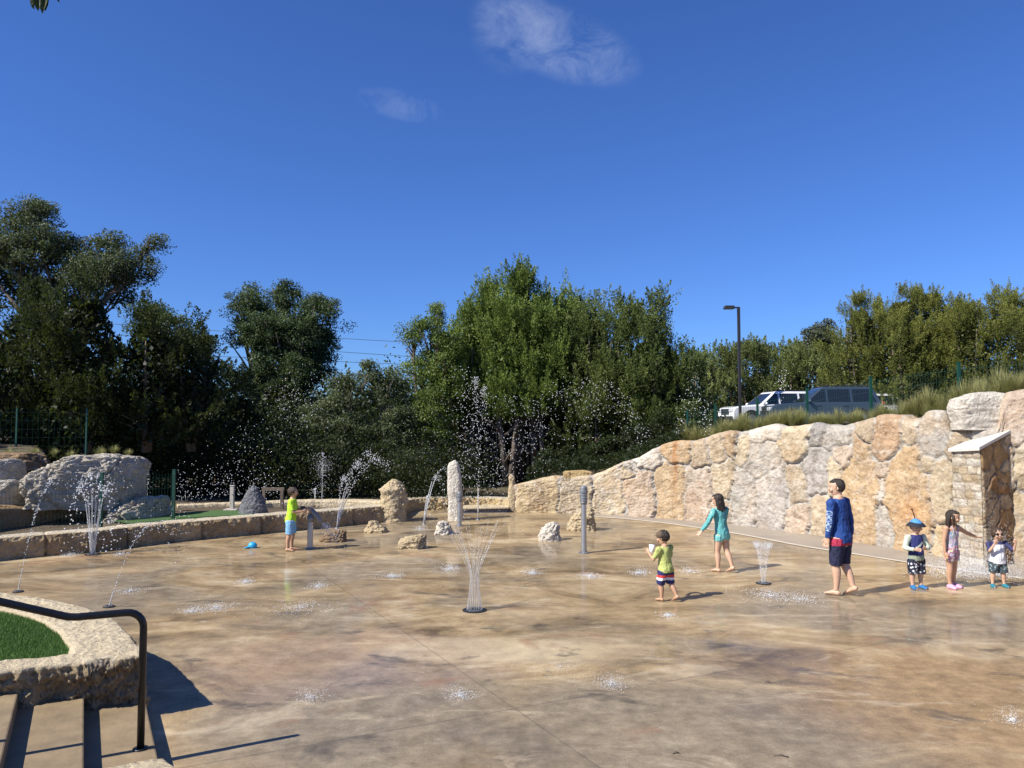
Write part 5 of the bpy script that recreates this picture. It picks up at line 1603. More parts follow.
class Fig:
    def __init__(s, H, hr, P, wf=1.0, hipf=.48):
        s.H, s.hl, s.P, s.wf = H, H / hr, P, wf
        hl = s.hl
        s.hip = Vector((0, 0, hipf * H))
        s.shz = H - hl * 1.27
        s.L = s.shz - s.hip.z
        lean = R(P.get('lean', 0)); side = R(P.get('side', 0)); tw = R(P.get('twist', 0))
        s.Rt = Matrix.Rotation(-lean, 3, 'X') @ Matrix.Rotation(side, 3, 'Y')
        s.Rtw = s.Rt @ Matrix.Rotation(tw, 3, 'Z')
        s.arm, s.leg, s.armdir = {}, {}, {}
        for sg, key in ((-1, 'L'), (1, 'R')):
            sh = s.hip + s.Rtw @ Vector((sg * .118 * H * wf, 0, s.L * .955))
            up, fo, ha = P['arm' + key]
            def D(d):
                v = Vector((d[0] * sg, d[1], d[2])).normalized(); return s.Rtw @ v
            el = sh + D(up) * .165 * H; wr = el + D(fo) * .145 * H
            s.arm[key] = (sh, el, wr, D(ha))
            th, sk, fp, fyaw = P['leg' + key]
            hj = s.hip + Vector((sg * .052 * H * wf, 0, -.015 * H))
            T = hipf * H - .045 * H
            d1 = Vector((th[0] * sg, th[1], th[2])).normalized(); d2 = Vector((sk[0] * sg, sk[1], sk[2])).normalized()
            kn = hj + d1 * T * .50; an = kn + d2 * T * .485
            s.leg[key] = (hj, kn, an, fp, fyaw * sg)
        # settle a raised heel so that both feet touch the same floor
        def low(key):
            hj, kn, an, fp, fy = s.leg[key]
            M = Matrix.Rotation(-R(fp), 3, 'X')
            return min((an + M @ Vector((0, y_ * H, z_ * H))).z for y_, z_ in ((-.036, -.038), (.055, -.043), (.10, -.042)))
        zl, zr = low('L'), low('R')
        g0 = zl if s.leg['L'][3] == 0 else zr
        for key, z_ in (('L', zl), ('R', zr)):
            hj, kn, an, fp, fy = s.leg[key]; dz = g0 - z_
            s.leg[key] = (hj, kn + Vector((0, dz * .6, dz * .35)), an + Vector((0, 0, dz)), fp, fy)
        nb = s.hip + s.Rt @ Vector((0, 0, s.L * 1.10))
        s.Rh = s.Rt @ Matrix.Rotation(R(P.get('hyaw', 0)), 3, 'Z') @ Matrix.Rotation(-R(P.get('hpitch', 0)), 3, 'X')
        s.neck0 = s.hip + s.Rt @ Vector((0, -.004 * H, s.L * 1.02))
        s.hc = nb + s.Rt @ Vector((0, .10 * hl, 0)) + s.Rh @ Vector((0, .0, hl * .58))
        s.neck1 = s.hc + s.Rh @ Vector((0, -.10 * hl, -.20 * hl))

    def hp(s, x, y, z):   # head coordinates in head lengths
        return s.hc + s.Rh @ Vector((x * s.hl, y * s.hl, z * s.hl))

    def torso(s, mb, t0, t1, infl=0.0, n=20, belly=0.0, hem=0.0):
        pts, rad = [], []
        k = 12
        for i in range(k + 1):
            t = lerp(t0, t1, i / k)
            rx = interp(t, [(a[0], a[1]) for a in TORSO]) * s.H * s.wf + infl; ry = interp(t, [(a[0], a[2]) for a in TORSO]) * s.H * s.wf + infl
            yo = interp(t, [(a[0], a[3]) for a in TORSO]) * s.H
            ry += belly * s.H * math.exp(-((t - .28) / .25) ** 2)
            yo += belly * .6 * s.H * math.exp(-((t - .28) / .25) ** 2)
            if hem and t < t0 + .3: 
                kk = hem * (1 - (t - t0) / .3); rx += kk; ry += kk
            pts.append(s.hip + (s.Rt if t < .4 else s.Rtw if t > .75 else s.Rt) @ Vector((0, yo, t * s.L))); rad.append((rx, ry))
        sd = s.Rtw @ Vector((1, 0, 0))
        mb.tube(pts, rad, n=n, side=sd)

    def armtube(s, mb, key, a0, a1, infl=0.0, n=12):
        sh, el, wr, _ = s.arm[key]; H = s.H
        tab = [(0, .034), (.35, .030), (.8, .0255), (1.0, .0245), (1.25, .0245), (1.7, .0195), (2.0, .0165)]
        pts, rad = [], []
        for i in range(13):
            t = lerp(a0, a1, i / 12)
            p = sh.lerp(el, t) if t <= 1 else el.lerp(wr, t - 1)
            pts.append(p); rad.append(interp(t, tab) * H + infl)
        mb.tube(pts, rad, n=n)
        if a0 <= 0: mb.ell(sh, .036 * H + infl)

    def legtube(s, mb, key, a0, a1, infl=0.0, n=14, flare=0.0):
        hj, kn, an, _, _ = s.leg[key]; H = s.H
        tab = [(-.1, .060), (.1, .060), (.5, .049), (.9, .038), (1.0, .037), (1.3, .038), (1.6, .029), (1.9, .022), (2.0, .022)]
        pts, rad = [], []
        for i in range(15):
            t = lerp(a0, a1, i / 14)
            p = hj.lerp(kn, t) if t <= 1 else kn.lerp(an, t - 1)
            if 1 < t < 2: p = p + Vector((0, -.010 * H * math.sin((t - 1) * math.pi), 0))
            pts.append(p); rad.append(interp(t, tab) * H * (.5 + .5 * s.wf) + infl + flare * max(0, t) / max(.01, a1))
        mb.tube(pts, rad, n=n)

    def body(s):
        mb = MB(); H, hl = s.H, s.hl
        s.torso(mb, -.24, 1.15, belly=s.P.get('belly', 0))
        mb.tube([s.neck0, s.neck0.lerp(s.neck1, .5), s.neck1], [.036 * H, .030 * H, .032 * H], n=12)
        # head
        rows_ = [(-.50, .10, .11, .16), (-.46, .17, .18, .13), (-.38, .235, .26, .09), (-.25, .285, .34, .05), (-.08, .335, .41, .02), (.08, .365, .445, 0), (.22, .37, .45, -.01), (.34, .325, .40, -.02), (.43, .235, .29, -.02), (.485, .12, .15, -.02), (.5, .03, .04, -.02)]
        mb.tube([s.hp(0, r_[3], r_[0]) for r_ in rows_], [(r_[1] * hl, r_[2] * hl) for r_ in rows_], n=22, side=s.Rh @ Vector((1, 0, 0)))
        mb.tube([s.hp(0, .40, .06), s.hp(0, .455, -.05), s.hp(0, .475, -.11), s.hp(0, .42, -.155)], [.03 * hl, .042 * hl, .058 * hl, .04 * hl], n=8)
        for sg in (-1, 1):
            mb.ell(s.hp(sg * .365, -.02, -.03), (.035 * hl, .07 * hl, .11 * hl), s.Rh)
            mb.ell(s.hp(sg * .17, .33, -.16), (.12 * hl, .09 * hl, .10 * hl), s.Rh)
        mb.ell(s.hp(0, .40, -.265), (.09 * hl, .035 * hl, .022 * hl), s.Rh); mb.ell(s.hp(0, .39, -.305), (.08 * hl, .035 * hl, .022 * hl), s.Rh)
        for key, sg in (('L', -1), ('R', 1)):
            s.armtube(mb, key, 0, 2.0)
            sh, el, wr, hd = s.arm[key]
            # hand: palm width direction
            back = s.P.get('palm' + key)
            wdir = Vector(back) if back else Vector((0, 1, 0))
            wdir = s.Rt @ wdir
            wdir = (wdir - hd * wdir.dot(hd))
            wdir = wdir.normalized() if wdir.length > .1 else hd.orthogonal().normalized()
            nrm = wdir.cross(hd).normalized()
            curl = -sg * s.P.get('curl', .35)
            pl = .050 * H
            mb.tube([wr - hd * .006 * H, wr + hd * pl * .35, wr + hd * pl * .8, wr + hd * pl], [(.017 * H, .012 * H), (.024 * H, .0115 * H), (.0255 * H, .0105 * H), (.022 * H, .009 * H)], n=12, side=wdir)
            fr = max(.0062 * H, .0058)
            for q, (o_, ln) in enumerate(((.0195, .036), (.0067, .042), (-.0067, .039), (-.0195, .030))):
                b0 = wr + hd * pl * .9 + wdir * o_ * H * 1.08
                dirs = [hd + wdir * (o_ * 6), hd + wdir * (o_ * 6) + nrm * curl, hd * .75 + wdir * o_ * 4 + nrm * curl * 2.0]
                pts = [b0]
                for d_, fr_ in zip(dirs, (.45, .32, .26)): pts.append(pts[-1] + d_.normalized() * ln * H * fr_ * 1.1)
                mb.tube(pts, [fr * 1.08, fr, fr * .92, fr * .72], n=8)
            tb = wr + hd * pl * .25 + wdir * .018 * H
            pts = [tb, tb + (hd * .7 + wdir * .75).normalized() * .022 * H, tb + (hd * .7 + wdir * .75).normalized() * .022 * H + (hd + wdir * .25 + nrm * curl * .6).normalized() * .022 * H]
            mb.tube(pts, [fr * 1.35, fr * 1.2, fr * .85], n=8)
            s.legtube(mb, key, -.1, 2.0)
            hj, kn, an, fp, fy = s.leg[key]
            s.foot(mb, key, 0.0)
        return mb

    def foot(s, mb, key, infl, toes=True):
        H = s.H; hj, kn, an, fp, fy = s.leg[key]
        M = Matrix.Rotation(-R(fy), 3, 'Z') @ Matrix.Rotation(-R(fp), 3, 'X')
        def fpnt(y, z, x=0): return an + M @ Vector((x * H, y * H, z * H))
        w = s.wf * .5 + .5
        mb.tube([fpnt(-.036, -.026), fpnt(-.022, -.022), fpnt(.015, -.018), fpnt(.055, -.026), fpnt(.088, -.032), fpnt(.103, -.034)],
                [(.012 * H + infl, .012 * H + infl), (.023 * H * w + infl, .022 * H + infl), (.024 * H * w + infl, .024 * H + infl), (.030 * H * w + infl, .017 * H + infl), (.030 * H * w + infl, .011 * H + infl), (.020 * H + infl, .007 * H + infl)], n=14, side=M @ Vector((1, 0, 0)))
        if toes and infl == 0:
            sg = -1 if key == 'L' else 1
            for q in range(5):
                x_ = sg * (-.022 + .011 * q); mb.tube([fpnt(.088, -.033, x_), fpnt(.113 - .0045 * q, -.036, x_)], [.0078 * H if q else .010 * H, .006 * H], n=7)

def make_person(base, fwd, f, skin, label, vox=.0045):
    """body as one continuous mesh, resting on the floor"""
    hl = f.hl
    def mf(c):
        Rm = np.array(f.Rh); q = (c - np.array(f.hc)) @ Rm / hl    # head coordinates
        idx = np.zeros(len(c))
        for sg in (-1, 1):
            d = np.sqrt(((q[:, 0] - sg * .155) / .075) ** 2 + ((q[:, 2] - .0) / .035) ** 2)
            idx = np.where((d < 1) & (q[:, 1] > .2), 2, idx)
            d = np.hypot(q[:, 0] - sg * .155, q[:, 2])
            idx = np.where((d < .034) & (q[:, 1] > .2), 1, idx)
            d = np.sqrt(((q[:, 0] - sg * .16) / .09) ** 2 + ((q[:, 2] - .095) / .018) ** 2)
            idx = np.where((d < 1) & (q[:, 1] > .2), 1, idx)
        d = np.sqrt((q[:, 0] / .105) ** 2 + ((q[:, 2] + .285) / .035) ** 2)
        idx = np.where((d < 1) & (q[:, 1] > .2), 3, idx)
        return idx
    mb = f.body()
    o = remesh_build(mb, 'person', [skin, M_eye, M_eyew, M_lip], vox, 2, matfn=mf)
    v = np.zeros(len(o.data.vertices) * 3, np.float32); o.data.vertices.foreach_get('co', v)
    zmin = v.reshape(-1, 3)[:, 2].min()
    f.zmin = zmin
    o.location = (base[0], base[1], 0.004 - zmin)
    o.rotation_euler = (0, 0, math.atan2(-fwd[0], fwd[1]))
    tag(o, label, 'person')
    return o

def shirt(f, o, mats, sleeve, t0=-.05, t1=1.07, infl=.012, hem=.006, name='shirt', matfn=None, belly=None, neck=True):
    mb = MB(); f.torso(mb, t0, t1, infl, belly=f.P.get('belly', 0) if belly is None else belly, hem=hem)
    for key in 'LR':
        if sleeve > 0: f.armtube(mb, key, 0, sleeve, infl * .85)
    return remesh_build(mb, name, mats, .006, 3, parent=o, matfn=matfn, fold=(.0075, 26, 15))

def shorts(f, o, mats, leg, infl=.012, t1=.22, flare=.008, name='shorts', matfn=None):
    mb = MB(); f.torso(mb, -.2, t1, infl * .9, belly=f.P.get('belly', 0) * .8)
    for key in 'LR': f.legtube(mb, key, -.05, leg, infl, flare=flare)
    return remesh_build(mb, name, mats, .006, 3, parent=o, matfn=matfn, fold=(.0075, 26, 15))

def short_hair(f, o, mat, back=.10, up=.07, sc=1.0, fringe=False):
    mb = MB(); hl = f.hl
    mb.ell(f.hp(0, -back, up + .05), (.42 * hl * sc, .44 * hl * sc, .46 * hl * sc), f.Rh, 22, 14)
    mb.ell(f.hp(0, .06, .32), (.33 * hl, .36 * hl, .20 * hl), f.Rh, 18, 10)
    if fringe: mb.ell(f.hp(0, .20, .27), (.30 * hl, .23 * hl, .16 * hl), f.Rh, 18, 10)
    rr = random.Random(int(f.H * 100))
    for k in range(26):
        a = rr.uniform(0, 6.28); e = rr.uniform(.2, 1.4)
        mb.ell(f.hp(.36 * math.cos(a) * math.cos(e), -.06 + .40 * math.sin(a) * math.cos(e), .13 + .42 * math.sin(e)), (.09 * hl, .10 * hl, .06 * hl), f.Rh, 8, 6)
    return remesh_build(mb, 'hair', mat, .006, 1, parent=o, fold=(.008, 60, 30))

def long_hair(f, o, mat, length=.95, back=.12, spread=.34, front=False):
    mb = MB(); hl = f.hl
    mb.ell(f.hp(0, -back, .13), (.405 * hl, .43 * hl, .44 * hl), f.Rh, 22, 14)
    mb.ell(f.hp(0, .05, .33), (.33 * hl, .37 * hl, .19 * hl), f.Rh, 18, 10)
    rr = random.Random(4)
    for k in range(15):
        a = -1.25 + 2.5 * k / 14
        x_ = math.sin(a) * spread; y_ = -.10 - math.cos(a) * .30
        l = length * rr.uniform(.85, 1.05)
        pts = [f.hp(x_, y_ + .04, .15), f.hp(x_ * 1.12, y_ - .02, -.25), f.hp(x_ * 1.1, y_ - .03, -.25 - l * .45), f.hp(x_ * .95 + rr.uniform(-.03, .03), y_ - .0, -.25 - l * .8)]
        mb.tube(pts, [.11 * hl, .105 * hl, .085 * hl, .025 * hl], n=8)
    if front:
        for sg in (-1, 1):
            mb.tube([f.hp(sg * .33, .06, .22), f.hp(sg * .40, .10, -.1), f.hp(sg * .36, .12, -.5), f.hp(sg * .33, .14, -.78)], [.09 * hl, .09 * hl, .075 * hl, .025 * hl], n=8)
    return remesh_build(mb, 'hair', mat, .0055, 1, parent=o, fold=(.007, 70, 10))

def shoes(f, o, mat, infl=.009, name='shoe'):
    for key in 'LR':
        mb = MB(); f.foot(mb, key, infl, toes=False)
        s = remesh_build(mb, name, mat, .0045, 2, parent=o)

def seg_dist(c, a, b_):
    a, b_ = np.array(a), np.array(b_); ab = b_ - a
    t = np.clip(((c - a) @ ab) / (ab @ ab), 0, 1)
    return np.linalg.norm(c - (a + t[:, None] * ab), axis=1), t

DOWN = (.10, .02, -1)
# ---- 1. boy in lime shirt at the water cannon, facing right
f = Fig(1.14, 6.2, dict(lean=4, armL=((.10, .35, -.9), (-.15, 1, .12), (-.2, 1, .0)), armR=((.12, .30, -.95), (-.2, 1, .10), (-.3, 1, .0)), palmL=(0, 0, 1), palmR=(0, 0, 1), curl=.9,
                        legL=((.05, .10, -1), (.03, -.06, -1), 0, 10), legR=((.06, -.05, -1), (.02, -.10, -1), 0, 12), hpitch=-12))
b0 = gp(290.5, 550.5)
o = make_person(b0, (1, .10), f, S_tan, 'boy in a lime green shirt and light blue shorts at the water cannon')
P_boy = (f, o)
shirt(f, o, cloth('lime_cloth', (0.42, 0.72, 0.03)), .85, t0=-.12)
shorts(f, o, cloth('pale_blue_cloth', (0.20, 0.42, 0.62)), .95, flare=.014)
short_hair(f, o, H_brown, fringe=True)
# ---- 2. toddler in yellow green shirt walking away to the left
f = Fig(.90, 5.2, dict(lean=3, belly=.008, armL=((.25, .35, -.8), (-.15, .9, .75), (-.2, .6, .8)), armR=((.22, .30, -.85), (-.45, .9, .55), (-.4, .7, .6)), curl=.8,
                       legL=((.04, .22, -1), (.0, -.08, -1), 0, 4), legR=((.05, -.24, -1), (.04, -.52, -1), 26, 8), hyaw=22, hpitch=2), wf=1.1, hipf=.44)
b0 = gp(666, 601)
o = make_person(b0, (-.62, .78), f, S_tan, 'toddler in a yellow green shirt and striped navy shorts holding a white cup')
shirt(f, o, cloth('yellow_green_cloth', (0.40, 0.44, 0.13)), .85, t0=-.10, hem=.012)
def mf(c, f=f):
    z = c[:, 2] / f.H
    return np.where((z > .335) & (z < .375), 1, np.where((z > .300) & (z <= .335), 2, 0))
shorts(f, o, [cloth('navy_cloth', (0.018, 0.022, 0.10)), cloth('red_cloth', (0.55, 0.05, 0.04)), cloth('white_cloth', (0.75, 0.75, 0.76))], .98, flare=.010, matfn=mf)
short_hair(f, o, H_dark)
mb = MB(); hl = f.hl
mb.ell(f.hp(0, .05, .20), (.41 * hl, .45 * hl, .36 * hl), f.Rh, 20, 12); mb.tube([f.hp(0, .30, .20), f.hp(0, .52, .17), f.hp(0, .70, .13)], [(.30 * hl, .035 * hl), (.27 * hl, .03 * hl), (.16 * hl, .02 * hl)], n=12, side=f.Rh @ Vector((1, 0, 0)))
remesh_build(mb, 'cap', cloth('brown_cap_cloth', (0.10, 0.068, 0.04)), .005, 2, parent=o)
cup_at = (f.arm['L'][2] + f.arm['R'][2]) / 2 + Vector((0, .05, .05))
root_c = o.matrix_basis @ cup_at
mb = MB(); mb.tube([(0, 0, -.05), (0, 0, -.048), (0, 0, .05), (0, 0, .052), (0, 0, .046), (0, 0, -.03)], [.028, .031, .040, .037, .035, .027], n=18)
oc = mb.build('cup', simple('white_plastic', (0.82, 0.82, 0.82), .4), smooth=True, loc=root_c); tag(oc, 'white cup held up by the walking toddler in the yellow green shirt', 'cup')
# ---- 3. girl in teal, seen from behind
f = Fig(1.20, 6.4, dict(lean=4, side=-2, armL=((.62, .10, -.8), (.62, .35, -.75), (.6, .4, -.7)), armR=((.05, .30, -.95), (-.2, .9, -.1), (-.2, 1, 0)),
                        legL=((.02, .16, -1), (.0, -.04, -1), 0, 4), legR=((.0, -.20, -1), (.0, -.36, -1), 22, 6), hyaw=6, hpitch=4))
b0 = gp(722.5, 572)
o = make_person(b0, (-.55, .83), f, S_fair, 'girl with long dark hair in a teal long sleeved swim top, walking away')
shirt(f, o, cloth('teal_cloth', (0.10, 0.36, 0.35)), 1.95, t0=-.02, infl=.008, hem=.004)
shorts(f, o, cloth('aqua_cloth', (0.17, 0.50, 0.47)), .30, infl=.009, flare=.0, t1=.12, name='swim_bottoms')
long_hair(f, o, H_dark, 1.3, spread=.40)
# ---- 4. tall boy in blue rash guard
f = Fig(1.53, 7.0, dict(lean=3, armL=((.10, .06, -1), (.05, .22, -1), (.0, .3, -1)), armR=((.24, -.06, -1), (.16, .10, -1), (.0, .3, -1)), curl=.5,
                        legL=((.01, .10, -1), (.0, .0, -1), 0, 4), legR=((.0, -.05, -1), (.0, -.30, -1), 24, 6), hyaw=40, hpitch=-4), hipf=.50)
b0 = gp(842, 595.5)
o = make_person(b0, (-.60, .80), f, S_fair, 'tall boy in a royal blue long sleeved swim shirt and navy shorts, walking away', vox=.005)
sh_, el_, wr_, _ = f.arm['L']
def mf(c, f=f):
    out = np.zeros(len(c))
    d1, t1_ = seg_dist(c, f.arm['L'][0], f.arm['L'][1]); d2, t2_ = seg_dist(c, f.arm['L'][1], f.arm['L'][2])
    t = np.where(d1 < d2, t1_, 1 + t2_); a = np.minimum(d1, d2) < .07
    ax = np.where((d1 < d2)[:, None], np.array(f.arm['L'][0]) + t1_[:, None] * (np.array(f.arm['L'][1]) - np.array(f.arm['L'][0])), np.array(f.arm['L'][1]) + t2_[:, None] * (np.array(f.arm['L'][2]) - np.array(f.arm['L'][1])))
    r_ = c - ax; ang = np.degrees(np.arctan2(-r_[:, 1], -r_[:, 0]))
    # blocky pale lettering running down the sleeve
    u = ((t - .42) / 1.15) * 9; cell = np.floor(u); fr_ = u - cell
    v = (ang - 8) / 52
    on = a & (t > .42) & (t < 1.57) & (np.abs(v) < 1) & (fr_ < .74)
    shape = np.where(cell % 3 == 0, (np.abs(v) > .45) | (fr_ < .2), np.where(cell % 3 == 1, (np.abs(fr_ - .37) > .2) | (v < -.4), (np.abs(v) < .35) | (fr_ > .52)))
    return np.where(on & shape, 1, out)
shirt(f, o, [cloth('royal_blue_cloth', (0.008, 0.046, 0.20)), cloth('pale_lettering', (0.36, 0.47, 0.60))], 1.95, t0=-.14, infl=.012, hem=.010, matfn=mf)
def mf(c, f=f):
    z = c[:, 2] / f.H
    return np.where(z > .435, 1, 0)
shorts(f, o, [cloth('dark_navy_cloth', (0.012, 0.014, 0.045)), cloth('crimson_cloth', (0.36, 0.02, 0.06))], 1.0, flare=.014, matfn=mf)
short_hair(f, o, H_dark, sc=.97)
# ---- 5. small child in blue bucket hat
f = Fig(.95, 5.2, dict(belly=.010, armL=((.42, .12, -1), (-.75, .65, .02), (-1, .3, 0)), armR=((.40, .05, -1), (-.55, .85, -.05), (-.9, .5, 0)), palmL=(0, 0, 1), palmR=(0, 0, 1),
                       legL=((.06, .02, -1), (.0, .0, -1), 0, 12), legR=((.06, .02, -1), (.0, -.02, -1), 0, 12), hyaw=0, hpitch=-3), wf=1.1, hipf=.43)
b0 = gp(917, 588.5)
o = make_person(b0, (.18, -1), f, S_fair, 'small child in a blue bucket hat with black brim, arms across a navy top')
def mf(c, f=f):
    out = np.zeros(len(c))
    for key in 'LR':
        d1, _ = seg_dist(c, f.arm[key][0], f.arm[key][1]); d2, _ = seg_dist(c, f.arm[key][1], f.arm[key][2])
        out = np.where(np.minimum(d1, d2) < .046, 1, out)
    q = c - np.array(f.hip + f.Rt @ Vector((0, 0, f.L * .62)))
    e = np.abs(q[:, 2] + .9 * q[:, 0] * .8)
    out = np.where((out == 0) & (e < .017) & (np.abs(q[:, 0]) < .055) & (c[:, 1] > 0), 1, out)
    out = np.where((out == 0) & (c[:, 2] < f.hip.z + f.L * .18), 2, out)
    return out
shirt(f, o, [cloth('navy_top_cloth', (0.022, 0.028, 0.13)), cloth('pale_green_white_cloth', (0.50, 0.56, 0.45)), cloth('olive_grey_cloth', (0.24, 0.28, 0.20))], 1.9, t0=-.06, infl=.011, matfn=mf)
shorts(f, o, print_cloth('dark_shorts_with_white_prints', (0.012, 0.014, 0.03), (0.68, 0.70, 0.72), 24, .33), 1.05, flare=.016)
shoes(f, o, cloth('blue_shoe', (0.02, 0.14, 0.33)))
short_hair(f, o, H_brown, sc=.96)
mb = MB(); hl = f.hl
mb.tube([f.hp(0, 0, .10), f.hp(0, 0, .30), f.hp(0, -.01, .46), f.hp(0, -.01, .58), f.hp(0, -.01, .63)], [(.44 * hl, .50 * hl), (.42 * hl, .48 * hl), (.33 * hl, .38 * hl), (.18 * hl, .21 * hl), (.05 * hl, .05 * hl)], n=26, side=f.Rh @ Vector((1, 0, 0)))
hat = remesh_build(mb, 'hat', cloth('blue_hat_cloth', (0.07, 0.26, 0.55)), .005, 2, parent=o)
mb = MB()
ring = []
for rr_, zz in ((.40, .33), (.50, .29), (.62, .18), (.71, .06), (.72, .03), (.62, .12), (.50, .21), (.40, .26)):
    ring.append([f.hp(rr_ * math.cos(a) * .98, rr_ * math.sin(a) * 1.05, zz + .035 * math.cos(2 * a)) for a in [k / 32 * 2 * math.pi for k in range(32)]])
vs_ = [p for r_ in ring for p in r_]; nr = len(ring)
mb.add(vs_, [(i * 32 + j, i * 32 + (j + 1) % 32, ((i + 1) % nr) * 32 + (j + 1) % 32, ((i + 1) % nr) * 32 + j) for i in range(nr) for j in range(32)])
ob = mb.build('brim', cloth('black_brim_cloth', (0.014, 0.016, 0.024)), parent=hat, smooth=True)
mb = MB(); mb.tube([f.hp(-.0, -.05, .60), f.hp(.06, -.08, .95), f.hp(.16, -.10, 1.28)], [.008, .0075, .007], n=6); mb.ell(f.hp(.17, -.10, 1.31), .014)
mb.build('cord', simple('dark_red_cord', (0.06, 0.015, 0.012), .7), parent=hat, smooth=True)
# ---- 6. girl in floral swimsuit reaching right
f = Fig(1.08, 5.9, dict(lean=3, armL=((1.0, .30, -.55), (1.0, .35, -.38), (1, .3, -.15)), armR=((.16, -.05, -1), (.04, .15, -1), (0, .3, -1)), palmL=(0, 1, .2), curl=.25,
                        legL=((.03, -.05, -1), (.02, -.03, -1), 0, 6), legR=((.03, .06, -1), (.0, -.02, -1), 0, 6), hyaw=22, hpitch=0))
b0 = gp(952.5, 588)
o = make_person(b0, (.45, -.89), f, S_tan, 'girl in a floral swimsuit and pink clogs reaching an arm toward the smallest toddler')
flo = print_cloth('floral_swim_cloth', (0.42, 0.36, 0.44), (0.6, 0.6, 0.6), 30, .42, extra=[(0.62, 0.25, 0.30), (0.20, 0.34, 0.48), (0.60, 0.55, 0.52), (0.30, 0.42, 0.26), (0.50, 0.30, 0.45)])
shirt(f, o, flo, 0, t0=-.12, t1=.84, infl=.006, hem=0, name='swimsuit')
mb = MB()
for sg in (-1, 1):
    pts = [f.hip + f.Rtw @ Vector((sg * .052 * f.H, y_ * f.H, z_ * f.L)) for y_, z_ in ((.066, .80), (.060, .92), (.030, 1.03), (-.02, 1.045), (-.055, .95), (-.068, .82))]
    mb.tube(pts, [(.013, .006)] * len(pts), n=8)
remesh_build(mb, 'strap', flo, .004, 1, parent=o)
shorts(f, o, print_cloth('floral_shorts_cloth', (0.40, 0.20, 0.26), (0.6, 0.6, 0.6), 26, .42, extra=[(0.60, 0.62, 0.30), (0.52, 0.56, 0.62), (0.30, 0.20, 0.34), (0.62, 0.42, 0.40)]), .55, infl=.009, flare=.005)
long_hair(f, o, H_dark, 1.05, front=True, spread=.38)
shoes(f, o, simple('pink_clog', (0.66, 0.34, 0.50), .55), .011, 'clog')
# ---- 7. smallest toddler
f = Fig(.83, 4.9, dict(belly=.012, armL=((.45, .55, -.55), (-.05, .50, .95), (-.1, .3, 1)), armR=((.25, .65, -.60), (-.42, .45, .95), (-.4, .2, 1)), curl=.5, palmL=(1, 0, 0), palmR=(-1, 0, 0),
                       legL=((.13, .02, -1), (.06, .0, -1), 0, 16), legR=((.13, .02, -1), (.06, .0, -1), 0, 16), hpitch=-2), wf=1.15, hipf=.42)
b0 = gp(998.5, 587)
o = make_person(b0, (-.10, -1), f, S_fair, 'smallest toddler in a white shirt with navy sleeves, hands raised to the face')
def mf(c, f=f):
    out = np.zeros(len(c))
    for key in 'LR':
        d1, t_ = seg_dist(c, f.arm[key][0], f.arm[key][1])
        out = np.where((d1 < .047), 1, out)
    return np.where(c[:, 2] > f.hip.z + f.L * .93, 1, out)
shirt(f, o, [cloth('grey_white_cloth', (0.60, 0.60, 0.62)), cloth('navy_sleeve_cloth', (0.03, 0.034, 0.10))], .95, t0=-.08, infl=.012, hem=.010, matfn=mf)
shorts(f, o, print_cloth('teal_camouflage_cloth', (0.035, 0.055, 0.065), (0.26, 0.33, 0.34), 30, .30), .90, flare=.018)
shoes(f, o, cloth('teal_shoe', (0.02, 0.17, 0.22)))
short_hair(f, o, H_brown, back=.07, up=.05, sc=1.06, fringe=True)
mb = MB(); hl = f.hl
for sg in (-1, 1): mb.ell(f.hp(sg * .17, .40, .0), (.145 * hl, .05 * hl, .10 * hl), f.Rh); mb.tube([f.hp(sg * .29, .36, .02), f.hp(sg * .385, .1, .03), f.hp(sg * .39, -.05, .02)], [.016 * hl] * 3, n=6)
mb.tube([f.hp(-.08, .435, .02), f.hp(.08, .435, .02)], [.02 * hl] * 2, n=6)
mb.build('sunglasses', simple('dark_lens', (0.02, 0.022, 0.025), .12), parent=o, smooth=True)
# ================================================================ spray posts and water
OCT_V = np.array([(1, 0, 0), (-1, 0, 0), (0, 1, 0), (0, -1, 0), (0, 0, 1), (0, 0, -1)], float)
OCT_F = np.array([(0, 2, 4), (2, 1, 4), (1, 3, 4), (3, 0, 4), (2, 0, 5), (1, 2, 5), (3, 1, 5), (0, 3, 5)])
def drops_mesh(name, pts, rad, stretch=None):
    pts = np.asarray(pts, float); n = len(pts); rad = np.broadcast_to(np.asarray(rad, float), n)
    V = pts[:, None, :] + OCT_V[None] * rad[:, None, None] * (np.array([1, 1, stretch])[None, None] if stretch else 1)
    Fc = OCT_F[None] + (np.arange(n) * 6)[:, None, None]
    me = bpy.data.meshes.new(name); me.vertices.add(n * 6); me.vertices.foreach_set('co', V.reshape(-1).astype(np.float32))
    nf = n * 8; me.loops.add(nf * 3); me.loops.foreach_set('vertex_index', Fc.reshape(-1).astype(np.int32))
    me.polygons.add(nf); me.polygons.foreach_set('loop_start', np.arange(0, nf * 3, 3, dtype=np.int32)); me.update(calc_edges=True)
    me.polygons.foreach_set('use_smooth', [True] * nf)
    return me
G9 = 9.81
def traj(p0, v, t):
    return np.array([p0[0] + v[0] * t, p0[1] + v[1] * t, p0[2] + v[2] * t - G9 / 2 * t * t])

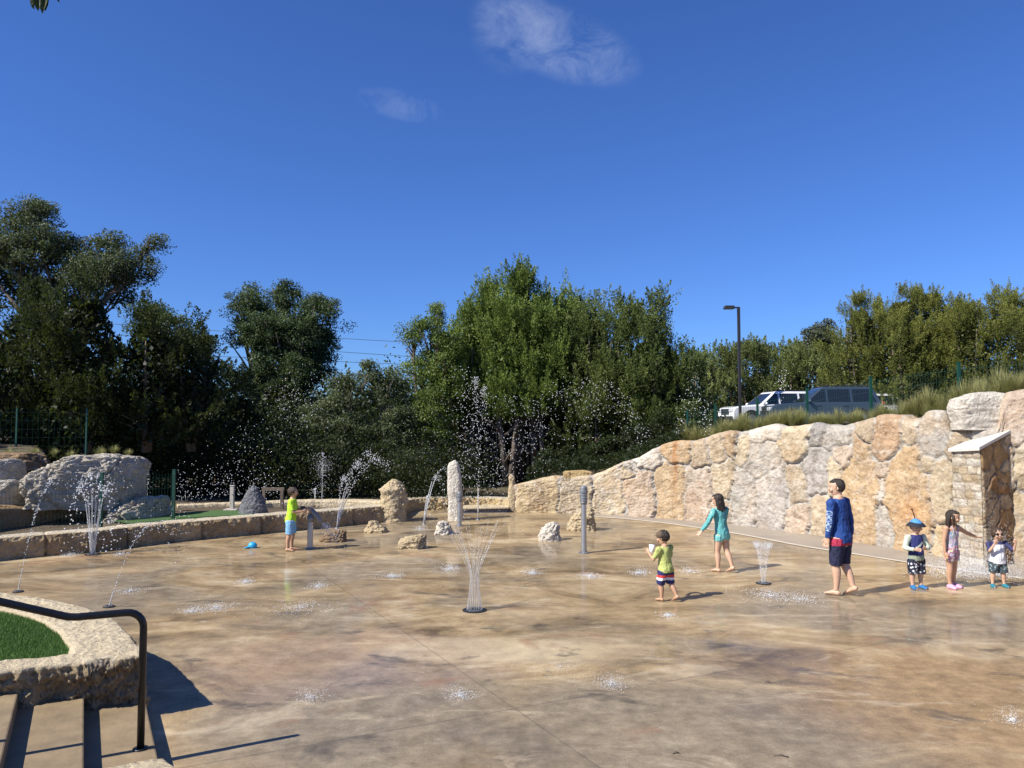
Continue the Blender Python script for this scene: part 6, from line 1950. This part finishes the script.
class Water:
    def __init__(s, seed): s.mb = MB(); s.pt, s.rd = [], []; s.rg = np.random.default_rng(seed)
    def stream(s, p0, v, tb, r0, t1=None, nd=40, jit=.02, dr=.009, n=6, r1=None):
        """coherent jet until tb, then drops until t1 (or the floor)"""
        tl = (v[2] + math.sqrt(v[2] ** 2 + 2 * G9 * max(0, p0[2]))) / G9
        t1 = min(t1 or tl, tl)
        k = 14
        if tb > 0:
            ts = [tb * i / k for i in range(k + 1)]
            s.mb.tube([tuple(traj(p0, v, t)) for t in ts], [lerp(r0, r1 if r1 is not None else r0 * .6, i / k) for i in range(k + 1)], n=n)
        for t in s.rg.uniform(tb, t1, nd):
            sp = jit * (.3 + 1.2 * (t - tb) / max(.01, t1 - tb))
            s.pt.append(traj(p0, v, t) + s.rg.normal(0, sp, 3)); s.rd.append(dr * s.rg.uniform(.45, 1.2))
    def build(s, parent):
        if s.mb.v: s.mb.build('water_stream', M_waterc, parent=parent, smooth=True)
        if s.pt:
            o0 = np.array(parent.location)
            p = np.array(s.pt); p[:, 2] = np.maximum(p[:, 2], .01)
            o = obj_from('droplets', drops_mesh('droplets', p - o0, s.rd), M_water, parent=parent); tag(o, kind='stuff')
    def shift(s, o0): s.mb.v = [(a - o0[0], b_ - o0[1], c_ - o0[2]) for a, b_, c_ in s.mb.v]

def jet_root(name, base, label, cat='fountain', group=None):
    r_ = empty(name, base); tag(r_, label, cat, group); return r_
def grate(parent, r_=.15):
    mb = MB(); mb.tube([(0, 0, .001), (0, 0, .010), (0, 0, .012)], [r_, r_, r_ - .01], n=28)
    g = mb.build('floor_grate', M_iron, parent=parent)
    mb = MB()
    for k in range(18):
        a = k / 18 * 6.283; mb.box((math.cos(a) * r_ * .62, math.sin(a) * r_ * .62, .014), (.022, .022, .012), rz=a)
    mb.build('nozzle_ring', M_galvd, parent=g)

# -- vase shaped jet in the middle
b0 = gp(474.5, 610.5); b0.z = 0
root = jet_root('water_jet', b0, 'vase shaped ring of thin water streams on a round grate mid pad')
grate(root, .15)
wt = Water(1)
for k in range(20):
    a = k / 20 * 6.283
    p0 = np.array([b0.x + .095 * math.cos(a), b0.y + .095 * math.sin(a), .012])
    # necked-in column that opens into a fan
    top = 1.02 + .10 * math.sin(k * 2.4)
    pts = []; rad = []
    for i in range(23):
        t = i / 22; z = .012 + top * t * 1.0
        rr = .095 - .050 * math.sin(min(1, t / .55) * math.pi * .5) + .50 * max(0, t - .40) ** 1.25
        pts.append((p0[0] - b0.x * 0 + (rr - .095) * math.cos(a), p0[1] + (rr - .095) * math.sin(a), z)); rad.append(.0032 * (1 - .35 * t))
    cut = 14
    wt.mb.tube(pts[:cut], rad[:cut], n=5)
    for i in range(cut - 1, 22):
        for q in range(4):
            w_ = np.array(pts[i]) + (np.array(pts[i + 1]) - np.array(pts[i])) * (q + wt.rg.uniform(-.3, .3)) / 4
            wt.pt.append(w_ + wt.rg.normal(0, .004, 3)); wt.rd.append(.0042 * wt.rg.uniform(.6, 1.2))
    d = np.array(pts[-1]) - np.array(pts[-4])
    vz = 1.2; vr = 1.0
    for t in wt.rg.uniform(0, .62, 9):
        q = np.array(pts[-1]) + np.array([vr * math.cos(a) * t, vr * math.sin(a) * t, vz * t - 4.9 * t * t]) + wt.rg.normal(0, .02, 3)
        wt.pt.append(q); wt.rd.append(.004 * wt.rg.uniform(.6, 1.2))
wt.shift(b0); wt.build(root)
# -- misty little jet right of the girl
b0 = gp(763.5, 583.5); b0.z = 0
root = jet_root('water_jet', b0, 'small misty jet widening upward between the girl in teal and the tall boy')
grate(root, .11)
wt = Water(2)
for k in range(12):
    a = k / 12 * 6.283; v = np.array([.26 * math.cos(a), .26 * math.sin(a), 3.3])
    wt.stream((b0.x + .025 * math.cos(a), b0.y + .025 * math.sin(a), .01), v, .045, .0035, .40, 210, .016, .0034)
wt.shift(b0); wt.build(root)
# -- left jet before the rocks
b0 = gp(92.5, 554.5); b0.z = 0
root = jet_root('water_jet', b0, 'tall spreading jet at the left in front of the grey rock ledge')
grate(root, .13)
wt = Water(3)
for k in range(12):
    a = k / 12 * 6.283 + .3; v = np.array([.42 * math.cos(a), .42 * math.sin(a), 5.0 + .35 * math.sin(k * 5)])
    wt.stream((b0.x + .03 * math.cos(a), b0.y + .03 * math.sin(a), .01), v, .26, .0085, 1.05, 26, .03, .016)
for t in wt.rg.normal(0, 1, (110, 3)):
    wt.pt.append(np.array([b0.x + .24 * t[0], b0.y + .2 * t[1], 1.22 + .14 * t[2]])); wt.rd.append(.011 * wt.rg.uniform(.5, 1.2))
wt.shift(b0); wt.build(root)
# -- slanting arcs beside the planter
for (pxy, top, yt, lb, sd) in (((18, 592), (53, 482), .95, 'slanting bead chain of water rising over the planter at the left edge', 5), ((109, 607), (150, 527), .80, 'faint slanting chain of water drops rising just right of the planter', 6)):
    b0 = gp(*pxy); b0.z = 0
    root = jet_root('water_jet', b0, lb)
    grate(root, .07)
    wt = Water(sd)
    tp_ = at(top[0], top[1], b0.y + .5)
    hz = tp_.z; vz = math.sqrt(2 * G9 * hz * 1.02); T = vz / G9 * .93
    v = np.array([(tp_.x - b0.x) / T, (tp_.y - b0.y) / T, vz])
    wt.stream((b0.x, b0.y, .01), v, .05, .008, T * 1.0, 150 if sd == 5 else 95, .010, .0085 if sd == 5 else .0065)
    wt.stream((b0.x, b0.y, .01), v, .05, .008, T * 2.0, 34, .05, .009)
    wt.shift(b0); wt.build(root)
# -- far thin jets behind the kerb
for k, (px, ybase, ytop, Y, rr_, nd, lb) in enumerate([(322, 505, 452, 19.6, .015, 620, 'tall thin misty jet behind the curved kerb, right of the lime shirted boy'), (315, 504, 489, 19.4, .024, 70, 'short white bubbling jet just behind the curved kerb'),
                                          (147, 512, 466, 17.2, .014, 60, 'small faint jet beside the right end of the rock ledge')]):
    p = at(px, ybase, Y); b0 = Vector((p.x, Y, .40))
    root = jet_root('water_jet', b0, lb)
    mb = MB(); mb.tube([(0, 0, -.06), (0, 0, .02)], [.04, .03], n=12); mb.build('nozzle', M_galvd, parent=root)
    hz = at(px, ytop, Y).z - .4; wt = Water(20 + k)
    vz = math.sqrt(2 * G9 * hz)
    wt.stream((b0.x, b0.y, .4), np.array([0, 0, vz]), vz / G9 * (.32 if k != 1 else .8), rr_, vz / G9, 40, .02, .012, r1=rr_ * .35)
    for q in range(nd):
        a = wt.rg.uniform(0, 6.283); vr = abs(wt.rg.normal(0, .42)) + .05
        t = wt.rg.uniform(.35, 1.9) * vz / G9
        pt = traj((b0.x, b0.y, .4), np.array([vr * math.cos(a), vr * math.sin(a), vz * wt.rg.uniform(.82, 1.0)]), t)
        if pt[2] > .4: wt.pt.append(pt); wt.rd.append(.0075 * wt.rg.uniform(.4, 1.2))
    wt.shift(b0); wt.build(root)

# -- spray posts
def spray_post(base, H, label, r_=.055, head=.32):
    b0 = gp(*base); b0.z = 0
    root = empty('spray_post', b0); tag(root, label, 'spray post')
    mb = MB(); mb.tube([(0, 0, 0), (0, 0, H - head)], [r_, r_], n=20); mb.build('pole', M_galv, parent=root, smooth=False)
    mb = MB(); mb.tube([(0, 0, .0), (0, 0, .012), (0, 0, .018)], [r_ * 2.0, r_ * 2.0, r_ * 1.3], n=20)
    for k in range(4): mb.box((math.cos(k * 1.571 + .8) * r_ * 1.6, math.sin(k * 1.571 + .8) * r_ * 1.6, .022), (.02, .02, .014))
    mb.build('base_plate', M_galvd, parent=root)
    z = H - head
    mb = MB(); mb.tube([(0, 0, z - .01), (0, 0, z + .03), (0, 0, z + .035), (0, 0, H - .12), (0, 0, H - .115), (0, 0, H - .09), (0, 0, H - .085), (0, 0, H - .03), (0, 0, H)], [r_ * 1.05, r_ * 1.4, r_ * 1.35, r_ * 1.35, r_ * 1.6, r_ * 1.6, r_ * 1.4, r_ * 1.35, r_ * .8], n=20)
    hd = mb.build('spray_head', M_galvd, parent=root)
    mb = MB()
    for k in range(3): mb.tube([(0, 0, z + .06 + k * .05), (0, 0, z + .075 + k * .05)], [r_ * 1.46, r_ * 1.46], n=20)
    mb.build('ring', M_galv, parent=hd)
    return b0
SP1 = spray_post((584, 553), 1.20, 'tall grey steel spray post with a ringed head, standing alone right of the middle', .050)
SP2 = spray_post((459.5, 526), .78, 'slim grey steel spray post in front of the tall standing stone', .05, .22)
# water cannon held by the boy
b0 = gp(310, 548.5); b0.z = 0
root = empty('water_cannon', b0); tag(root, 'grey steel water cannon on a post, held by the boy in the lime shirt', 'water cannon')
mb = MB(); mb.tube([(0, 0, 0), (0, 0, .50)], [.055, .052], n=18); mb.build('pole', M_galv, parent=root)
mb = MB(); mb.tube([(0, 0, 0), (0, 0, .014), (0, 0, .02)], [.12, .12, .07], n=20); mb.build('base_plate', M_galvd, parent=root)
mb = MB(); mb.tube([(0, 0, .49), (0, 0, .56), (.0, 0, .62)], [.06, .066, .05], n=16); mb.build('swivel', M_galvd, parent=root, smooth=True)
mb = MB(); mb.tube([(-.05, 0, .74), (.02, 0, .70), (.09, .02, .62), (.15, .04, .52), (.19, .05, .46)], [.035, .05, .055, .05, .042], n=14); cb = mb.build('barrel', M_galvd, parent=root, smooth=True)
mb = MB(); mb.tube([(-.05, 0, .735), (-.16, 0, .765)], [.016, .016], n=8); mb.tube([(-.15, -.11, .765), (-.15, .11, .765)], [.016, .016], n=10); mb.build('handle', M_black, parent=cb, smooth=True)
wt = Water(31)
for k in range(420):
    v = np.array([1.3, .5, -.6]) * wt.rg.uniform(.3, 1.2) + wt.rg.normal(0, .45, 3)
    pt = traj((b0.x + .2, b0.y + .05, .46), v, wt.rg.uniform(0, .22))
    if pt[2] > .01: wt.pt.append(pt); wt.rd.append(.0075 * wt.rg.uniform(.5, 1.2))
o = obj_from('cannon_spray', drops_mesh('cannon_spray', wt.pt, wt.rd), M_water); tag(o, 'spray of water breaking over the front of the water cannon', 'spray', kind='stuff')

# -- streams thrown over the kerb from behind the low brown boulder, and past the standing stone
def thrown(b0, dirs, label, seed, nd, dr, tmax, name='water_jet', tb=.3, r0=.012):
    root = jet_root(name, b0, label)
    mb = MB(); mb.tube([(0, 0, .0), (0, 0, .03)], [.045, .035], n=12); mb.build('nozzle', M_galvd, parent=root)
    wt = Water(seed)
    for v in dirs: wt.stream((b0.x, b0.y, .03), np.array(v), tb, r0, tmax, nd, .045, dr)
    wt.shift(b0); wt.build(root)
b0 = gp(337, 528.5); b0.z = 0
thrown(b0, [(.95, 1.4, 5.6), (.62, 1.2, 5.2), (.2, .6, 4.6), (1.3, 1.6, 5.3)], 'fan of slanting water streams crossing the curved kerb left of the notched boulder', 41, 130, .011, .75, tb=.18, r0=.013)
b0 = gp(424, 524); b0.z = 0
thrown(b0, [(.55, .6, 4.6), (.85, .5, 4.9), (.2, .3, 3.4)], 'small arching jet between the notched boulder and the standing stone', 42, 70, .011, 1.2, tb=.30, r0=.015)
b0 = gp(478, 520); b0.z = 0
thrown(b0, [(-.1, .4, 8.2), (.15, .3, 7.9)], 'tall vertical jet of sparkling drops just right of the standing stone', 43, 190, .011, 1.35, tb=.1)

# -- clouds of sparkling drops thrown up in front of the trees
def cloud(name, pts, rad, label):
    p = np.array(pts); o = obj_from(name, drops_mesh(name, p, rad), M_water); tag(o, label, 'spray', kind='stuff')
rg = np.random.default_rng(9)
pts, rd = [], []
def add_px(px, py, Y, r_): 
    q = at(px, py, Y)
    if q.z > .02: pts.append(tuple(q)); rd.append(r_)
# centre: an umbrella of falling drops
for k in range(900):
    u = rg.uniform(-1, 1); sh = abs(rg.normal(0, 1))
    px = 578 + 92 * u; py = 372 + 100 * abs(u) ** 2.1 + sh * 22 + rg.exponential(14) * (u < .3)
    if py < 486 - 0.25 * max(0, px - 570): add_px(px + rg.normal(0, 3), py, 20.6 + rg.normal(0, .5), .0135 * rg.uniform(.35, 1.1))
for k in range(420):
    px = 505 + rg.normal(0, 26); py = 395 + rg.uniform(0, 100); add_px(px, py, 20.8 + rg.normal(0, .5), .0125 * rg.uniform(.45, 1.1))
for k in range(300):
    px = 466 + rg.normal(0, 7); py = rg.uniform(366, 500); add_px(px, py, 20.2 + rg.normal(0, .3), .014 * rg.uniform(.45, 1.1))
for k in range(200):
    px = 440 + rg.normal(0, 28); py = rg.uniform(370, 500); add_px(px, py, 20.5 + rg.normal(0, .6), .0105 * rg.uniform(.45, 1.1))
cloud('water_spray', pts, rd, 'umbrella of bright falling water drops against the dark centre junipers')
pts, rd = [], []
for k in range(430):
    px = rg.uniform(176, 285); py = 505 - abs(rg.normal(0, 1)) * 19 - 10 * math.exp(-((px - 232) / 30) ** 2); add_px(px, py, 18.4 + rg.normal(0, .6), .0130 * rg.uniform(.35, 1.15))
for k in range(190):
    t = rg.uniform(0, 1); px = 200 + 110 * t + rg.normal(0, 14); py = 480 - 95 * t + rg.normal(0, 16); add_px(px, py, 18.6 + rg.normal(0, .5), .0125 * rg.uniform(.4, 1.1))
for k in range(190):
    px = 300 + rg.normal(0, 16); py = 402 + rg.normal(0, 16); add_px(px, py, 18.8 + rg.normal(0, .4), .011 * rg.uniform(.4, 1.1))
for k in range(110):
    px = rg.uniform(120, 190); py = 535 - abs(rg.normal(0, 14)); add_px(px, py, 14.4 + rg.normal(0, .3), .0105 * rg.uniform(.4, 1.1))
cloud('water_spray', pts, rd, 'dense cloud of bright drops over the lawn in front of the dark left trees')
pts, rd = [], []
for k in range(150):
    px = rg.uniform(676, 712); py = 425 - 30 * math.exp(-((px - 692) / 10) ** 2) + rg.normal(0, 12); add_px(px, py, 17.0 + rg.normal(0, .3), .012 * rg.uniform(.4, 1.1))
for k in range(46):
    px = 782 + rg.normal(0, 3.5); py = 383 + rg.normal(0, 8); add_px(px, py, 15.6 + rg.normal(0, .2), .012 * rg.uniform(.4, 1.1))
cloud('water_spray', pts, rd, 'thin scatter of bright drops above the left part of the boulder wall')
# -- splashes where water falls back on the pad
pts, rd = [], []
for (px, py, sx_, hh, n) in [(611, 686, .16, .07, 150), (460, 697, .17, .06, 150), (318, 587, .16, .04, 80), (246, 583, .16, .05, 110), (392, 577, .18, .04, 110), (533, 574, .16, .05, 110), (590, 577, .2, .05, 110), (216, 609, .28, .05, 120),
                             (192, 612, .16, .05, 90), (450, 570, .18, .06, 100), (690, 572, .25, .05, 90), (640, 574, .2, .06, 120), (770, 596, .5, .05, 150), (70, 556, .25, .05, 90), (120, 555, .2, .05, 90), (310, 699, .18, .06, 110),
                             (1012, 722, .14, .06, 110), (130, 592, .2, .05, 80), (668, 616, .12, .03, 50), (420, 530, .2, .08, 110), (800, 600, .3, .05, 80), (300, 608, .5, .03, 120), (560, 668, .4, .02, 60)]:
    c_ = gp(px, py)
    for k in range(int(n * 3.6)):
        r_ = abs(rg.normal(0, 1)) * sx_ * .6; a = rg.uniform(0, 6.283)
        pts.append((c_.x + r_ * math.cos(a), c_.y + r_ * math.sin(a), .006 + rg.exponential(hh * .35))); rd.append(rg.uniform(.0014, .0046) * (1.3 if c_.y > 9 else .8))
for k in range(6500):      # mist kicked up at the foot of the buttress
    c_ = gp(988 + rg.normal(0, 26), 581); pts.append((c_.x, c_.y + .3 + rg.normal(0, .25), .01 + rg.exponential(.20))); rd.append(rg.uniform(.0026, .0062))
for k in range(900):      # stray drops all over the wet slab
    c_ = gp(rg.uniform(60, 1024), rg.uniform(540, 730)); pts.append((c_.x, c_.y, .004)); rd.append(rg.uniform(.0012, .003))
cloud('water_splashes', pts, rd, 'small white splashes and stray drops all over the wet pad')

# -- things lying about
p = gp(252.5, 548)
mb = MB(); mb.ell((0, 0, .05), (.085, .07, .075), None, 18, 10); mb.tube([(-.05, -.02, .04), (-.12, -.05, .02), (-.14, -.06, .015)], [(.06, .012), (.06, .010), (.04, .008)], n=12, side=(0, 1, 0))
o = remesh_build(mb, 'toy_bucket_hat', simple('bright_blue_plastic', (0.02, 0.33, 0.62), .4), .006, 2, loc=(p.x, p.y, -.01)); tag(o, 'small bright blue cap lying on the wet pad left of the lime shirted boy', 'cap')
o.name = 'cap'
rs = random.Random(2)
for k, (px, py, L) in enumerate([(781, 757, .10), (768, 683, .05), (676, 754, .05)]):
    p = gp(px, py); mb = MB(); a = rs.uniform(0, 3)
    mb.tube([(-L / 2 * math.cos(a), -L / 2 * math.sin(a), .006), (0, .012, .012), (L / 2 * math.cos(a), L / 2 * math.sin(a), .006)], [.004, .005, .003], n=6)
    o = mb.build('twig', M_bark, smooth=True, loc=p); tag(o, ['small dark curved twig lying near the bottom edge of the pad', 'tiny dark twig lying on the grey patch of the pad, farthest of the three', 'tiny dark straight twig near the bottom edge, left of the curved one'][k], 'twig')
